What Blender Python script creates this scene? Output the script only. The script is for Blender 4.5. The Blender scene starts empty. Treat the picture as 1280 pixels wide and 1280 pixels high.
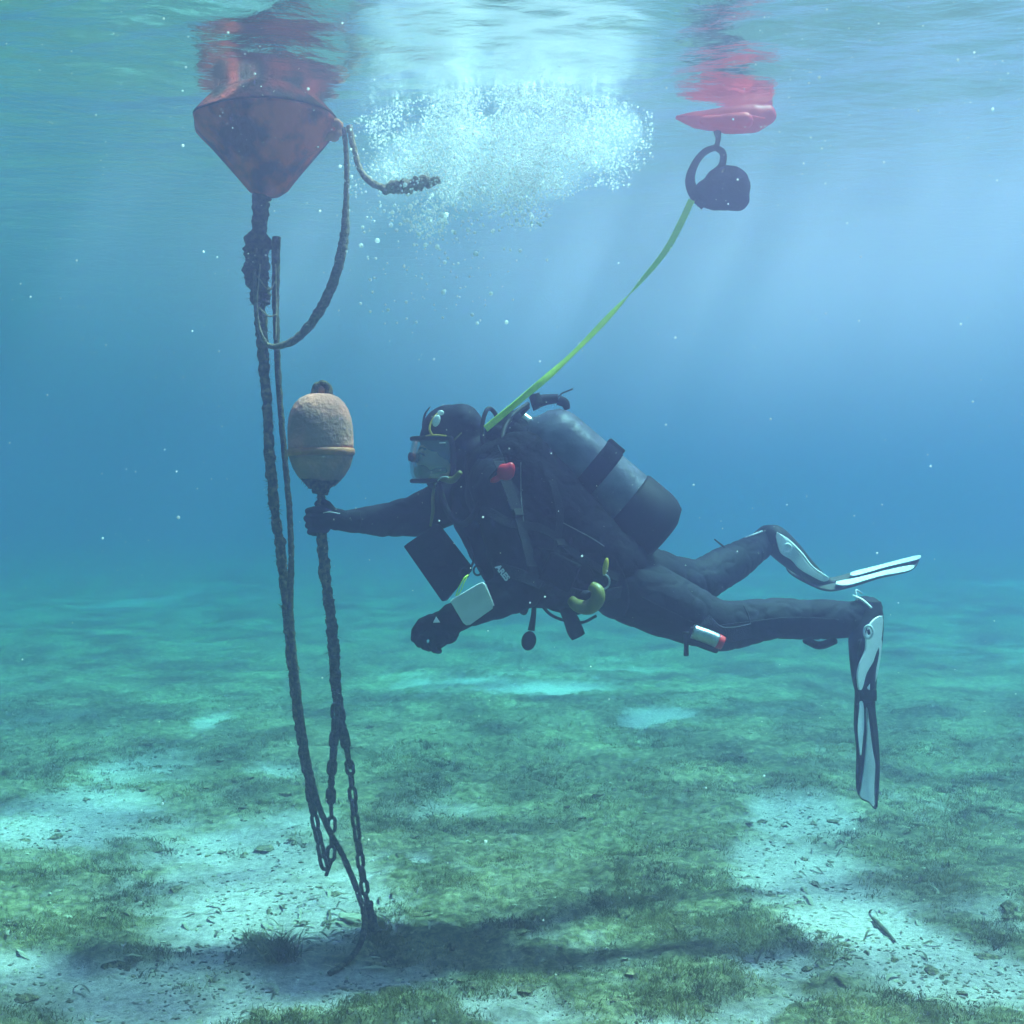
import bpy, bmesh, math, random
import numpy as np
from mathutils import Vector, Matrix, noise as mnoise

random.seed(7)
rng = np.random.default_rng(7)
scene = bpy.context.scene
col = scene.collection
R = math.radians

# ------------------------------------------------------------------ camera
CAMZ, F, HY = 1.5, 1545.0, 625.0        # camera height over the seabed, focal length in photo pixels, horizon row
SURF = 2.86                             # height of the water surface over the seabed
cam_d = bpy.data.cameras.new('camera')
cam = bpy.data.objects.new('camera', cam_d)
col.objects.link(cam)
cam_d.sensor_width = 36
cam_d.lens = 36 * F / 1280.0
cam_d.clip_start = 0.05
cam_d.clip_end = 500
PITCH = math.atan((HY - 640) / F)
cam.location = (0, 0, CAMZ)
cam.rotation_euler = (R(90) + PITCH, 0, 0)
cam_d.dof.use_dof = True
cam_d.dof.focus_distance = 4.1
cam_d.dof.aperture_fstop = 9.0
scene.camera = cam

# ------------------------------------------------------------------ world and sun
SUN_EL, SUN_AZ = 66.0, 74.0             # azimuth measured from +Y towards +X
world = bpy.data.worlds.new('World')
scene.world = world
world.use_nodes = True
wn = world.node_tree
wn.nodes.clear()
sky = wn.nodes.new('ShaderNodeTexSky')
sky.sky_type = 'NISHITA'
sky.sun_disc = False
sky.sun_elevation = R(SUN_EL)
sky.sun_rotation = R(SUN_AZ)
bg = wn.nodes.new('ShaderNodeBackground')
bg.inputs['Strength'].default_value = 0.07
wo = wn.nodes.new('ShaderNodeOutputWorld')
wn.links.new(sky.outputs[0], bg.inputs[0])
wn.links.new(bg.outputs[0], wo.inputs[0])

sun_d = bpy.data.lights.new('sun', 'SUN')
sun_d.energy = 5.0
sun_d.angle = R(6.0)   # the ripples spread the sunlight
sun_d.color = (1.0, 0.96, 0.90)
sun = bpy.data.objects.new('sun', sun_d)
col.objects.link(sun)
sdir = Vector((math.sin(R(SUN_AZ)) * math.cos(R(SUN_EL)), math.cos(R(SUN_AZ)) * math.cos(R(SUN_EL)), math.sin(R(SUN_EL))))
sun.rotation_euler = (-sdir).to_track_quat('-Z', 'Y').to_euler()
sun.location = (0, 4, 12)

scene.view_settings.view_transform = 'Standard'
scene.view_settings.look = 'None'
scene.view_settings.exposure = 2.6
scene.view_settings.gamma = 1.0
scene.view_settings.use_curve_mapping = False
scene.render.engine = 'CYCLES'
cy = scene.cycles
cy.max_bounces = 8
cy.diffuse_bounces = 4
cy.glossy_bounces = 4
cy.transmission_bounces = 4
cy.transparent_max_bounces = 16
cy.volume_bounces = 2
cy.use_denoising = True
cy.caustics_reflective = False
cy.caustics_refractive = False

# ------------------------------------------------------------------ helpers
def P(px, py, D):
    """point of the place seen at photo pixel (px, py), D metres in front of the camera"""
    x = (px - 640) / F * D
    a = math.atan((640 - py) / F) + PITCH
    return Vector((x, D, CAMZ + math.tan(a) * D))

def S(px, D=4.2):
    return px / F * D

def tag(o, label=None, cat=None, group=None, kind=None):
    if label: o['label'] = label
    if cat: o['category'] = cat
    if group: o['group'] = group
    if kind: o['kind'] = kind
    return o

def empty(name, loc):
    o = bpy.data.objects.new(name, None)
    o.location = loc
    o.empty_display_size = 0.1
    col.objects.link(o)
    return o

def link(name, me, mat=None, parent=None):
    o = bpy.data.objects.new(name, me)
    col.objects.link(o)
    if mat is not None and not me.materials: me.materials.append(mat)
    if parent is not None:
        o.parent = parent
        if parent.parent is None:
            o.location = -parent.location
        # sub-parts share the frame of their part
    return o

def from_np(name, verts, faces, mat=None, parent=None, smooth=True):
    me = bpy.data.meshes.new(name)
    verts = np.asarray(verts, dtype=np.float32)
    faces = np.asarray(faces, dtype=np.int32)
    n = faces.shape[1]
    me.vertices.add(len(verts)); me.vertices.foreach_set('co', verts.ravel())
    me.loops.add(faces.size); me.loops.foreach_set('vertex_index', faces.ravel())
    me.polygons.add(len(faces))
    me.polygons.foreach_set('loop_start', np.arange(len(faces), dtype=np.int32) * n)
    me.polygons.foreach_set('loop_total', np.full(len(faces), n, dtype=np.int32))
    me.polygons.foreach_set('use_smooth', np.full(len(faces), smooth))
    me.update(calc_edges=True)
    return link(name, me, mat, parent)

# vectorised gradient-free value noise
_perm = np.random.default_rng(3).random((256, 256)).astype(np.float32)
def vnoise(x, y):
    xi = np.floor(x).astype(int); yi = np.floor(y).astype(int)
    fx = x - xi; fy = y - yi
    fx = fx * fx * (3 - 2 * fx); fy = fy * fy * (3 - 2 * fy)
    a = _perm[xi % 256, yi % 256]; b = _perm[(xi + 1) % 256, yi % 256]
    c = _perm[xi % 256, (yi + 1) % 256]; d = _perm[(xi + 1) % 256, (yi + 1) % 256]
    return (a * (1 - fx) + b * fx) * (1 - fy) + (c * (1 - fx) + d * fx) * fy
def fbm(x, y, oct=4):
    s = 0; amp = 1; tot = 0
    for i in range(oct):
        s = s + vnoise(x * 2 ** i + 17.3 * i, y * 2 ** i + 9.1 * i) * amp
        tot += amp; amp *= 0.5
    return s / tot

# ------------------------------------------------------------------ materials
def new_mat(name):
    m = bpy.data.materials.new(name)
    m.use_nodes = True
    nt = m.node_tree
    nt.nodes.clear()
    out = nt.nodes.new('ShaderNodeOutputMaterial')
    return m, nt, out

def mat_basic(name, c1, c2=None, scale=20, rough=0.6, bump=0.0, bscale=60, metal=0.0, detail=5, lo=0.35, hi=0.65, spec=0.5, sheen=0.0):
    m, nt, out = new_mat(name)
    b = nt.nodes.new('ShaderNodeBsdfPrincipled')
    b.inputs['Roughness'].default_value = rough
    b.inputs['Metallic'].default_value = metal
    b.inputs['Specular IOR Level'].default_value = spec
    b.inputs['Sheen Weight'].default_value = sheen
    nt.links.new(b.outputs[0], out.inputs[0])
    tc = nt.nodes.new('ShaderNodeTexCoord')
    if c2 is None: c2 = tuple(v * 0.7 for v in c1)
    n = nt.nodes.new('ShaderNodeTexNoise')
    n.inputs['Scale'].default_value = scale
    n.inputs['Detail'].default_value = detail
    nt.links.new(tc.outputs['Object'], n.inputs['Vector'])
    r = nt.nodes.new('ShaderNodeValToRGB')
    r.color_ramp.elements[0].position = lo; r.color_ramp.elements[0].color = (*c1, 1)
    r.color_ramp.elements[1].position = hi; r.color_ramp.elements[1].color = (*c2, 1)
    nt.links.new(n.outputs['Fac'], r.inputs[0])
    nt.links.new(r.outputs[0], b.inputs['Base Color'])
    if bump:
        n2 = nt.nodes.new('ShaderNodeTexNoise')
        n2.inputs['Scale'].default_value = bscale
        n2.inputs['Detail'].default_value = 6
        nt.links.new(tc.outputs['Object'], n2.inputs['Vector'])
        bp = nt.nodes.new('ShaderNodeBump')
        bp.inputs['Strength'].default_value = bump
        bp.inputs['Distance'].default_value = 0.01
        nt.links.new(n2.outputs['Fac'], bp.inputs['Height'])
        nt.links.new(bp.outputs[0], b.inputs['Normal'])
    m['bsdf'] = b.name
    return m

# ------------------------------------------------------------------ seabed
NG = 560
def sgrid(n, a, b):
    u = np.linspace(-1, 1, n)
    return a * np.sinh(b * u)
gx = sgrid(NG, 0.80, 5.0)
gy = sgrid(NG, 0.80, 5.0) + 4.6
GX, GY = np.meshgrid(gx, gy)

def Dof(py): return CAMZ * F / (py - HY)
# sand patches (photo pixel centre, half sizes in photo pixels) turned into ellipses on the seabed
PATCH = [(95, 1030, 120, 45, 1), (300, 1070, 130, 55, .85), (195, 955, 60, 18, .8), (350, 1130, 130, 45, 1), (180, 1235, 150, 45, 1),
         (400, 1225, 170, 40, 1), (30, 1210, 90, 30, .9), (985, 1025, 70, 28, 1), (1000, 1085, 75, 40, .9), (1085, 1160, 90, 55, 1.1),
         (1190, 1225, 130, 50, 1.1), (985, 1225, 60, 26, .8), (815, 900, 50, 13, .9), (680, 864, 70, 8, .8), (262, 908, 22, 12, .8),
         (650, 1262, 80, 22, .8), (900, 1275, 120, 18, .9), (350, 962, 60, 9, .5), (535, 1085, 18, 7, .9), (820, 838, 40, 5, .3),
         (745, 1185, 60, 22, .45), (450, 1140, 50, 22, .7), (1060, 950, 30, 10, .5), (560, 855, 60, 6, .4), (1240, 1140, 50, 20, .5),
         (60, 905, 60, 10, .25), (560, 1010, 60, 15, .3), (700, 980, 50, 10, .3), (1160, 1010, 60, 18, .35)]
def sand_mask(x, y):
    w = (fbm(x * 2.2 + 40, y * 2.2 + 40, 4) - .5) * .35
    w2 = (fbm(x * 2.2 + 80, y * 2.2 + 10, 4) - .5) * .35
    xs = x + w; ys = y + w2 * 1.3
    m = np.zeros_like(x)
    for px, py, rx, ry, s in PATCH:
        D = Dof(py)
        cx = (px - 640) / F * D
        ax = rx / F * D * 1.05
        ay = ry * D * D / (CAMZ * F) * 1.05
        d = ((xs - cx) / ax) ** 2 + ((ys - D) / ay) ** 2
        m = np.maximum(m, s * np.exp(-d * d * .7))
    n = fbm(x * 3.1, y * 3.1, 5)
    n2 = fbm(x * 14 + 5, y * 14, 3)
    far = np.clip((y - 6.0) / 5, 0, 1)
    n3 = fbm(x * .55 + 90, y * .4 + 21, 3)
    m = m + (n - .5) * .75 + (n2 - .5) * .85 + far * (n3 - .56) * 1.5
    out_ = np.clip((m - .20) / .72, 0, 1)
    return out_
SM = sand_mask(GX, GY)
def ground_h(x, y, sm=None):
    if sm is None: sm = sand_mask(x, y)
    h = (fbm(x * .8 + 3, y * .8 + 8, 3) - .5) * .12
    h = h + (1 - sm) * (.02 + (fbm(x * 5, y * 5, 4) - .4) * .07) + (fbm(x * 22, y * 22, 3) - .5) * (.012 + .018 * (1 - sm))
    return h - .01
GZ = ground_h(GX, GY, SM)
idx = np.arange(NG * NG).reshape(NG, NG)
faces = np.stack([idx[:-1, :-1], idx[:-1, 1:], idx[1:, 1:], idx[1:, :-1]], -1).reshape(-1, 4)

m_sea, nt, out = new_mat('seabed_sand_and_turf')
N = nt.nodes.new; L = nt.links.new
b = N('ShaderNodeBsdfPrincipled'); b.inputs['Roughness'].default_value = .9; b.inputs['Specular IOR Level'].default_value = .1
L(b.outputs[0], out.inputs[0])
tc = N('ShaderNodeTexCoord')
at = N('ShaderNodeAttribute'); at.attribute_name = 'sand'
def noise_node(scale, detail=6, rough=.6):
    n = N('ShaderNodeTexNoise'); n.inputs['Scale'].default_value = scale; n.inputs['Detail'].default_value = detail
    n.inputs['Roughness'].default_value = rough
    L(tc.outputs['Object'], n.inputs['Vector']); return n
def ramp(src, stops):
    r = N('ShaderNodeValToRGB'); L(src, r.inputs[0])
    while len(r.color_ramp.elements) < len(stops): r.color_ramp.elements.new(.5)
    for e, (p, c) in zip(r.color_ramp.elements, stops): e.position = p; e.color = (*c, 1)
    return r
turf = ramp(noise_node(26, 8, .7).outputs['Fac'], [(.32, (.038, .040, .020)), (.46, (.105, .100, .050)), (.56, (.22, .20, .105)), (.69, (.42, .37, .25))])
turf2 = ramp(noise_node(2.3, 5, .65).outputs['Fac'], [(.38, (.55, .60, .50)), (.60, (1.0, 1.0, .95))])
tm = N('ShaderNodeMix'); tm.data_type = 'RGBA'; tm.blend_type = 'MULTIPLY'; tm.inputs[0].default_value = 1
L(turf.outputs[0], tm.inputs[6]); L(turf2.outputs[0], tm.inputs[7])
sand = ramp(noise_node(40, 9, .75).outputs['Fac'], [(.30, (.14, .12, .10)), (.5, (.37, .32, .29)), (.7, (.55, .49, .45))])
nb = noise_node(16, 9, .8)
ad = N('ShaderNodeMath'); ad.operation = 'MULTIPLY_ADD'; ad.inputs[1].default_value = 1.9; ad.inputs[2].default_value = -.95
L(nb.outputs['Fac'], ad.inputs[0])
ad2 = N('ShaderNodeMath'); ad2.operation = 'ADD'; L(at.outputs['Fac'], ad2.inputs[0]); L(ad.outputs[0], ad2.inputs[1]); ad2.use_clamp = True
mx = N('ShaderNodeMix'); mx.data_type = 'RGBA'
L(ad2.outputs[0], mx.inputs[0]); L(tm.outputs[2], mx.inputs[6]); L(sand.outputs[0], mx.inputs[7])
L(mx.outputs[2], b.inputs['Base Color'])
bp = N('ShaderNodeBump'); bp.inputs['Strength'].default_value = .8; bp.inputs['Distance'].default_value = .012
L(noise_node(70, 8, .75).outputs['Fac'], bp.inputs['Height']); L(bp.outputs[0], b.inputs['Normal'])

seabed = from_np('seabed', np.stack([GX, GY, GZ], -1).reshape(-1, 3), faces, m_sea)
a = seabed.data.attributes.new('sand', 'FLOAT', 'POINT')
a.data.foreach_set('value', SM.ravel().astype(np.float32))
tag(seabed, 'sandy seabed with patches of green algae turf', kind='structure')

# ------------------------------------------------------------------ water surface
NW = 460
wx = sgrid(NW, 0.80, 5.0); wy = sgrid(NW, .80, 5.0) + 4.0
WX, WY = np.meshgrid(wx, wy)
wz = np.zeros_like(WX)
wr = np.random.default_rng(11)
fade = 1 / (1 + ((WX) ** 2 + (WY - 4) ** 2) / 150)
for i in range(34):
    lam = 0.16 * (1.14 ** (i * .75)) * wr.uniform(.8, 1.2)
    k = 2 * math.pi / lam
    th = wr.normal(1.25, .55)
    amp = lam * .0045 / (1 + lam / .5)
    wz += amp * np.sin(k * (WX * math.cos(th) + WY * math.sin(th)) + wr.uniform(0, 6.28) + 1.2 * (fbm(WX * .7 + i, WY * .7, 2) - .5) * k * .12)
gust = .45 + 2.3 * np.exp(-(((WX + .2) / 2.2) ** 2 + ((WY - 3.1) / 1.35) ** 2))     # a ruffled patch overhead
wz = SURF + wz * fade * gust
idx = np.arange(NW * NW).reshape(NW, NW)
wf = np.stack([idx[:-1, :-1], idx[:-1, 1:], idx[1:, 1:], idx[1:, :-1]], -1).reshape(-1, 4)
m_wat, nt, out = new_mat('water_surface')
N = nt.nodes.new; L = nt.links.new
tr = N('ShaderNodeBsdfTransparent'); gl = N('ShaderNodeBsdfGlossy'); gl.inputs['Roughness'].default_value = .07
gl.inputs['Color'].default_value = (.97, .98, 1, 1)
fr = N('ShaderNodeFresnel'); fr.inputs['IOR'].default_value = 1.333
tc = N('ShaderNodeTexCoord')
mp = N('ShaderNodeMapping'); mp.inputs['Scale'].default_value = (1, 1.8, 1); L(tc.outputs['Object'], mp.inputs[0])
n1 = N('ShaderNodeTexNoise'); n1.inputs['Scale'].default_value = 13; n1.inputs['Detail'].default_value = 5; L(mp.outputs[0], n1.inputs['Vector'])
bp = N('ShaderNodeBump'); bp.inputs['Strength'].default_value = .6; bp.inputs['Distance'].default_value = .012
L(n1.outputs['Fac'], bp.inputs['Height'])
L(bp.outputs[0], gl.inputs['Normal']); L(bp.outputs[0], fr.inputs['Normal'])
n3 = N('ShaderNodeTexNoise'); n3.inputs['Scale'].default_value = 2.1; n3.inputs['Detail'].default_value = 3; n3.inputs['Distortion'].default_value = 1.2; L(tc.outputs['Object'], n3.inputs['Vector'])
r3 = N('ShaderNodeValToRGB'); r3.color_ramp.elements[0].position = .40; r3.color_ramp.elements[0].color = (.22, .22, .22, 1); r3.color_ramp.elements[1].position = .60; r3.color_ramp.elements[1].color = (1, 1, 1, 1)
L(n3.outputs['Fac'], r3.inputs[0]); L(r3.outputs[0], tr.inputs[0])     # noise tint dims entering light in patches, standing in for wave focusing
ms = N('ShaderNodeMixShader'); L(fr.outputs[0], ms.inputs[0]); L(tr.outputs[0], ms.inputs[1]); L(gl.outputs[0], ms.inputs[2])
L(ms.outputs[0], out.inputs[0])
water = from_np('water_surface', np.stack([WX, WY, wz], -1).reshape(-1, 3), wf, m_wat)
tag(water, 'rippled water surface seen from below', kind='structure')
#@@OBJECTS-START

# ------------------------------------------------------------------ shape builders
def spline(pts, n):
    """Catmull-Rom through points (any dimension), n samples evenly spaced along the length"""
    p = np.array([list(q) for q in pts], dtype=float)
    p = np.vstack([2 * p[0] - p[1], p, 2 * p[-1] - p[-2]])
    out = []
    for i in range(1, len(p) - 2):
        for t in np.linspace(0, 1, 24, endpoint=False):
            a, b_, c, d = p[i - 1], p[i], p[i + 1], p[i + 2]
            out.append(.5 * ((2 * b_) + (-a + c) * t + (2 * a - 5 * b_ + 4 * c - d) * t * t + (-a + 3 * b_ - 3 * c + d) * t ** 3))
    out.append(p[-2]); out = np.array(out)
    seg = np.linalg.norm(np.diff(out[:, :3], axis=0), axis=1)
    s = np.concatenate([[0], np.cumsum(seg)])
    u = np.linspace(0, s[-1], n)
    return np.stack([np.interp(u, s, out[:, k]) for k in range(out.shape[1])], 1), s[-1]

def frames(c):
    t = np.gradient(c, axis=0); t /= np.linalg.norm(t, axis=1)[:, None] + 1e-12
    ref = np.array([0, 1, 0.]) if abs(t[0][1]) < .8 else np.array([1, 0, 0.])
    n = ref - t[0] * ref.dot(t[0]); n /= np.linalg.norm(n)
    N_ = [n]
    for i in range(1, len(c)):
        n = N_[-1] - t[i] * N_[-1].dot(t[i]); n /= np.linalg.norm(n) + 1e-12; N_.append(n)
    N_ = np.array(N_)
    return t, N_, np.cross(t, N_)

def tube_np(c, r, seg=10, lump=0.0, lscale=30, seed=0, squash=1.0):
    c = np.asarray(c, float); n = len(c)
    r = np.full(n, r) if np.isscalar(r) else np.asarray(r, float)
    t, a, b_ = frames(c)
    V = []
    for k in range(seg):
        th = 2 * math.pi * k / seg
        d = a * math.cos(th) + b_ * math.sin(th) * squash
        rr = r
        if lump:
            q = c + d * r[:, None]
            rr = r * (1 + lump * np.array([mnoise.noise(Vector(v * lscale + seed)) + .6 * mnoise.noise(Vector(v * lscale * 2.7 + seed)) for v in q]))
        V.append(c + d * rr[:, None])
    V = np.stack(V, 1).reshape(-1, 3)
    F_ = []
    for i in range(n - 1):
        for k in range(seg):
            k2 = (k + 1) % seg
            F_.append((i * seg + k, i * seg + k2, (i + 1) * seg + k2, (i + 1) * seg + k))
    V = np.vstack([V, c[0], c[-1]])
    A, B = len(V) - 2, len(V) - 1
    for k in range(seg):
        k2 = (k + 1) % seg
        F_.append((A, k2, k, A)); F_.append((B, (n - 1) * seg + k, (n - 1) * seg + k2, B))
    return V, F_

def mesh_py(name, V, F_, mat=None, parent=None, smooth=True):
    me = bpy.data.meshes.new(name)
    F2 = []
    for f in F_:
        g = []
        for i in f:
            if i not in g: g.append(int(i))
        F2.append(g)
    me.from_pydata([tuple(map(float, v)) for v in V], [], F2)
    me.polygons.foreach_set('use_smooth', [smooth] * len(me.polygons))
    me.update()
    return link(name, me, mat, parent)

def tube(name, pts, r, mat, parent=None, n=None, seg=10, lump=0, lscale=30, seed=0, squash=1.0):
    """pts: list of Vectors; r scalar or list per control point"""
    if np.isscalar(r): r = [r] * len(pts)
    q = [list(p) + [rr] for p, rr in zip(pts, r)]
    c, ln = spline(q, n or max(8, len(pts) * 8))
    V, F_ = tube_np(c[:, :3], c[:, 3], seg, lump, lscale, seed, squash)
    return mesh_py(name, V, F_, mat, parent)

def lathe(name, prof, base, axis, mat, parent=None, seg=40, wob=0.0, seed=0):
    """prof: (radius, height along axis)"""
    axis = Vector(axis).normalized()
    q = axis.to_track_quat('Z', 'Y')
    V, F_ = [], []
    for (r, h) in prof:
        for k in range(seg):
            th = 2 * math.pi * k / seg
            v = Vector((math.cos(th), math.sin(th), h))
            w = 1 + wob * mnoise.noise(Vector((math.cos(th) * 2 + seed, math.sin(th) * 2, h * 9)))
            V.append(Vector(base) + q @ Vector((r * w * math.cos(th), r * w * math.sin(th), h)))
    n = len(prof)
    for i in range(n - 1):
        for k in range(seg):
            k2 = (k + 1) % seg
            F_.append((i * seg + k, i * seg + k2, (i + 1) * seg + k2, (i + 1) * seg + k))
    F_.append(tuple(reversed(range(seg)))); F_.append(tuple(range((n - 1) * seg, n * seg)))
    return mesh_py(name, V, F_, mat, parent)

def prims_bm(prims):
    bm = bmesh.new()
    for p in prims:
        if p[0] == 'c':      # chain of (point, radius)
            ch = p[1]
            for (a, ra), (b_, rb) in zip(ch[:-1], ch[1:]):
                a = Vector(a); b_ = Vector(b_)
                d = b_ - a
                n = max(1, int(d.length / (min(ra, rb) * .5)))
                q = d.to_track_quat('Z', 'Y').to_matrix().to_4x4()
                r = bmesh.ops.create_cone(bm, segments=20, radius1=ra, radius2=rb, depth=d.length, cap_ends=True)
                bmesh.ops.transform(bm, verts=r['verts'], matrix=Matrix.Translation((a + b_) / 2) @ q)
            for a, ra in ch:
                r = bmesh.ops.create_icosphere(bm, subdivisions=3, radius=ra)
                bmesh.ops.translate(bm, verts=r['verts'], vec=Vector(a))
        elif p[0] == 'e':    # ellipsoid centre, radii, optional rotation
            r = bmesh.ops.create_icosphere(bm, subdivisions=3, radius=1)
            M = Matrix.Translation(Vector(p[1])) @ (p[3] if len(p) > 3 else Matrix.Identity(4)) @ Matrix.Diagonal((*p[2], 1))
            bmesh.ops.transform(bm, verts=r['verts'], matrix=M)
        elif p[0] == 'b':    # box centre, half sizes, rotation
            r = bmesh.ops.create_cube(bm, size=2)
            M = Matrix.Translation(Vector(p[1])) @ (p[3] if len(p) > 3 else Matrix.Identity(4)) @ Matrix.Diagonal((*p[2], 1))
            bmesh.ops.transform(bm, verts=r['verts'], matrix=M)
    return bm

scratch = bpy.data.scenes.new('scratch')
def blob(name, prims, voxel, smooth, mat, parent=None, disp=0.0, dscale=12, ridge=0.0):
    bm = prims_bm(prims)
    me = bpy.data.meshes.new('tmp'); bm.to_mesh(me); bm.free()
    o = bpy.data.objects.new('tmp', me); scratch.collection.objects.link(o)
    m = o.modifiers.new('r', 'REMESH'); m.mode = 'VOXEL'; m.voxel_size = voxel; m.use_smooth_shade = True
    if smooth:
        s = o.modifiers.new('s', 'SMOOTH'); s.iterations = smooth; s.factor = .5
    with bpy.context.temp_override(scene=scratch, view_layer=scratch.view_layers[0]):
        dg = bpy.context.evaluated_depsgraph_get()
        me2 = bpy.data.meshes.new_from_object(o.evaluated_get(dg))
    bpy.data.objects.remove(o); bpy.data.meshes.remove(me)
    me2.name = name
    if disp:
        nrm = [v.normal.copy() for v in me2.vertices]      # read first: moving a vertex would recompute them all
        for v, vn in zip(me2.vertices, nrm):
            n = mnoise.noise(v.co * dscale) + .5 * mnoise.noise(v.co * dscale * 2.3 + Vector((5, 5, 5)))
            if ridge: n -= ridge * (1 - abs(mnoise.noise(v.co * dscale * 1.6 + Vector((3, 9, 1))) * 2.2)) ** 3
            v.co += vn * disp * n
    me2.materials.clear()
    for p in me2.polygons: p.use_smooth = True
    return link(name, me2, mat, parent)

def slab(name, outline, dfun, th, mat, parent=None, bev=.003, curve=None):
    """flat plate from a photo outline [(px,py)], depth dfun(px,py), thickness th (m)"""
    bm = bmesh.new()
    vs = []
    for px, py in outline: vs.append(bm.verts.new(P(px, py, dfun(px, py))))
    f = bm.faces.new(vs)
    f.normal_update(); n = f.normal.copy()
    r = bmesh.ops.extrude_face_region(bm, geom=[f])
    bmesh.ops.translate(bm, verts=[g for g in r['geom'] if isinstance(g, bmesh.types.BMVert)], vec=n * th)
    bmesh.ops.recalc_face_normals(bm, faces=bm.faces[:])
    if bev: bmesh.ops.bevel(bm, geom=bm.edges[:], offset=bev, segments=2, affect='EDGES', profile=.6)
    me = bpy.data.meshes.new(name); bm.to_mesh(me); bm.free()
    return link(name, me, mat, parent)

def smooth_outline(pts, n=60):
    """closed smooth outline through pixel points"""
    p = [(*q, 0) for q in pts]
    p = [p[-1]] + p + [p[0], p[1]]
    c, _ = spline(p, n + 40)
    # keep the part between the first and last original points
    q = np.array(pts, float)
    i0 = np.argmin(np.abs(c[:25, :2] - q[0]).sum(1)) if len(c) > 25 else 0
    j = len(c) - 40 + np.argmin(np.abs(c[-40:, :2] - q[0]).sum(1))
    c = c[i0:j]
    return [(float(a), float(b_)) for a, b_ in c[:, :2]]

# ------------------------------------------------------------------ object materials
M_red = mat_basic('faded_red_plastic', (.95, .13, .04), (.14, .032, .02), scale=9, rough=.85, bump=.7, bscale=40, lo=.40, hi=.56, spec=.1)
M_dim_top = mat_basic('dimmed_red_brown', (.045, .030, .022), (.30, .045, .025), scale=11, rough=.95, bump=1, bscale=60, lo=.46, hi=.66, spec=.1)  # dark tint that keeps the buoy's mirror image dim
M_orange = mat_basic('orange_plastic', (.75, .24, .08), (.45, .13, .05), scale=20, rough=.6, bump=.2)
M_growth = mat_basic('algae_growth', (.07, .065, .035), (.30, .24, .13), scale=60, rough=.95, bump=1, bscale=160, lo=.42, hi=.70, spec=.1)
M_growth_d = mat_basic('dark_algae_growth', (.038, .038, .025), (.17, .145, .085), scale=70, rough=.95, bump=1, bscale=160, lo=.4, hi=.7, spec=.1)
M_iron = mat_basic('fouled_iron', (.035, .037, .026), (.13, .12, .07), scale=90, rough=.85, bump=.8, bscale=220, spec=.2)
M_rope = mat_basic('old_rope', (.15, .125, .10), (.30, .25, .19), scale=120, rough=.95, bump=1, bscale=200, spec=.1)
M_rope_l = mat_basic('pale_rope', (.60, .45, .34), (.28, .21, .16), scale=90, rough=.95, bump=1, bscale=200, spec=.1)
M_pink = mat_basic('fluorescent_red_fabric', (1.0, .07, .07), (.9, .05, .055), scale=6, rough=.5, bump=.2, bscale=20)
_nt = M_pink.node_tree; _b = _nt.nodes[M_pink['bsdf']]; _o = [n for n in _nt.nodes if n.type == 'OUTPUT_MATERIAL'][0]
_t = _nt.nodes.new('ShaderNodeBsdfTranslucent'); _t.inputs[0].default_value = (1.0, .10, .14, 1); _m = _nt.nodes.new('ShaderNodeMixShader'); _m.inputs[0].default_value = .5
_nt.links.new(_b.outputs[0], _m.inputs[1]); _nt.links.new(_t.outputs[0], _m.inputs[2]); _nt.links.new(_m.outputs[0], _o.inputs[0])   # sunlit nylon lets light through
M_black = mat_basic('black_neoprene', (.004, .005, .011), (.008, .010, .018), scale=14, rough=.75, bump=.25, bscale=50, spec=.14)
M_black2 = mat_basic('black_fabric', (.003, .004, .008), (.008, .009, .014), scale=30, rough=.85, bump=.5, bscale=90, spec=.10)
M_rubber = mat_basic('black_rubber', (.005, .005, .008), (.009, .009, .012), scale=40, rough=.62, bump=.15, bscale=120, spec=.2)
M_tank = mat_basic('grey_tank_paint', (.12, .135, .175), (.045, .055, .08), scale=14, rough=.42, spec=.55, bump=.25, bscale=45, detail=9, metal=.1)
M_steel = mat_basic('brushed_steel', (.45, .46, .47), (.35, .36, .37), scale=50, rough=.3, metal=.9)
M_white = mat_basic('white_plastic', (.86, .87, .90), (.78, .79, .82), scale=20, rough=.4, bump=.1)
M_web = mat_basic('black_webbing', (.016, .017, .024), (.028, .030, .038), scale=150, rough=.8, bump=.6, bscale=300, spec=.2)
M_fin = mat_basic('translucent_fin_plastic', (.42, .45, .50), (.30, .33, .38), scale=35, rough=.5, bump=.2)
M_pipe = mat_basic('grey_piping', (.22, .23, .26), (.12, .13, .15), scale=40, rough=.6)
M_slate = mat_basic('writing_slate_plastic', (.66, .69, .72), (.55, .58, .61), scale=18, rough=.45, bump=.05)
M_yel = mat_basic('yellow_rubber', (.62, .42, .02), (.45, .30, .02), scale=30, rough=.45)
M_yel2 = mat_basic('dull_yellow_rubber', (.17, .145, .012), (.11, .10, .012), scale=30, rough=.5)
M_tape = mat_basic('neon_yellow_webbing', (.72, .95, .06), (.55, .80, .05), scale=60, rough=.6)
M_skin = mat_basic('skin', (.66, .38, .27), (.55, .30, .21), scale=20, rough=.5)
M_redp = mat_basic('red_plastic', (.75, .015, .02), (.6, .01, .02), scale=20, rough=.4)
M_leaf = mat_basic('dead_leaf', (.055, .045, .025), (.13, .11, .06), scale=40, rough=.8, spec=.2)
M_leaf2 = mat_basic('pale_dead_leaf', (.35, .33, .24), (.2, .18, .11), scale=40, rough=.8, spec=.2)
M_float = mat_basic('faded_orange_float', (.88, .31, .22), (.50, .24, .18), scale=9, rough=.85, bump=.7, bscale=60, lo=.4, hi=.6, spec=.2)
M_floatg = mat_basic('silted_float', (.32, .19, .13), (.62, .28, .17), scale=11, rough=.9, bump=.7, bscale=60, lo=.4, hi=.65, spec=.1)

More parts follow.
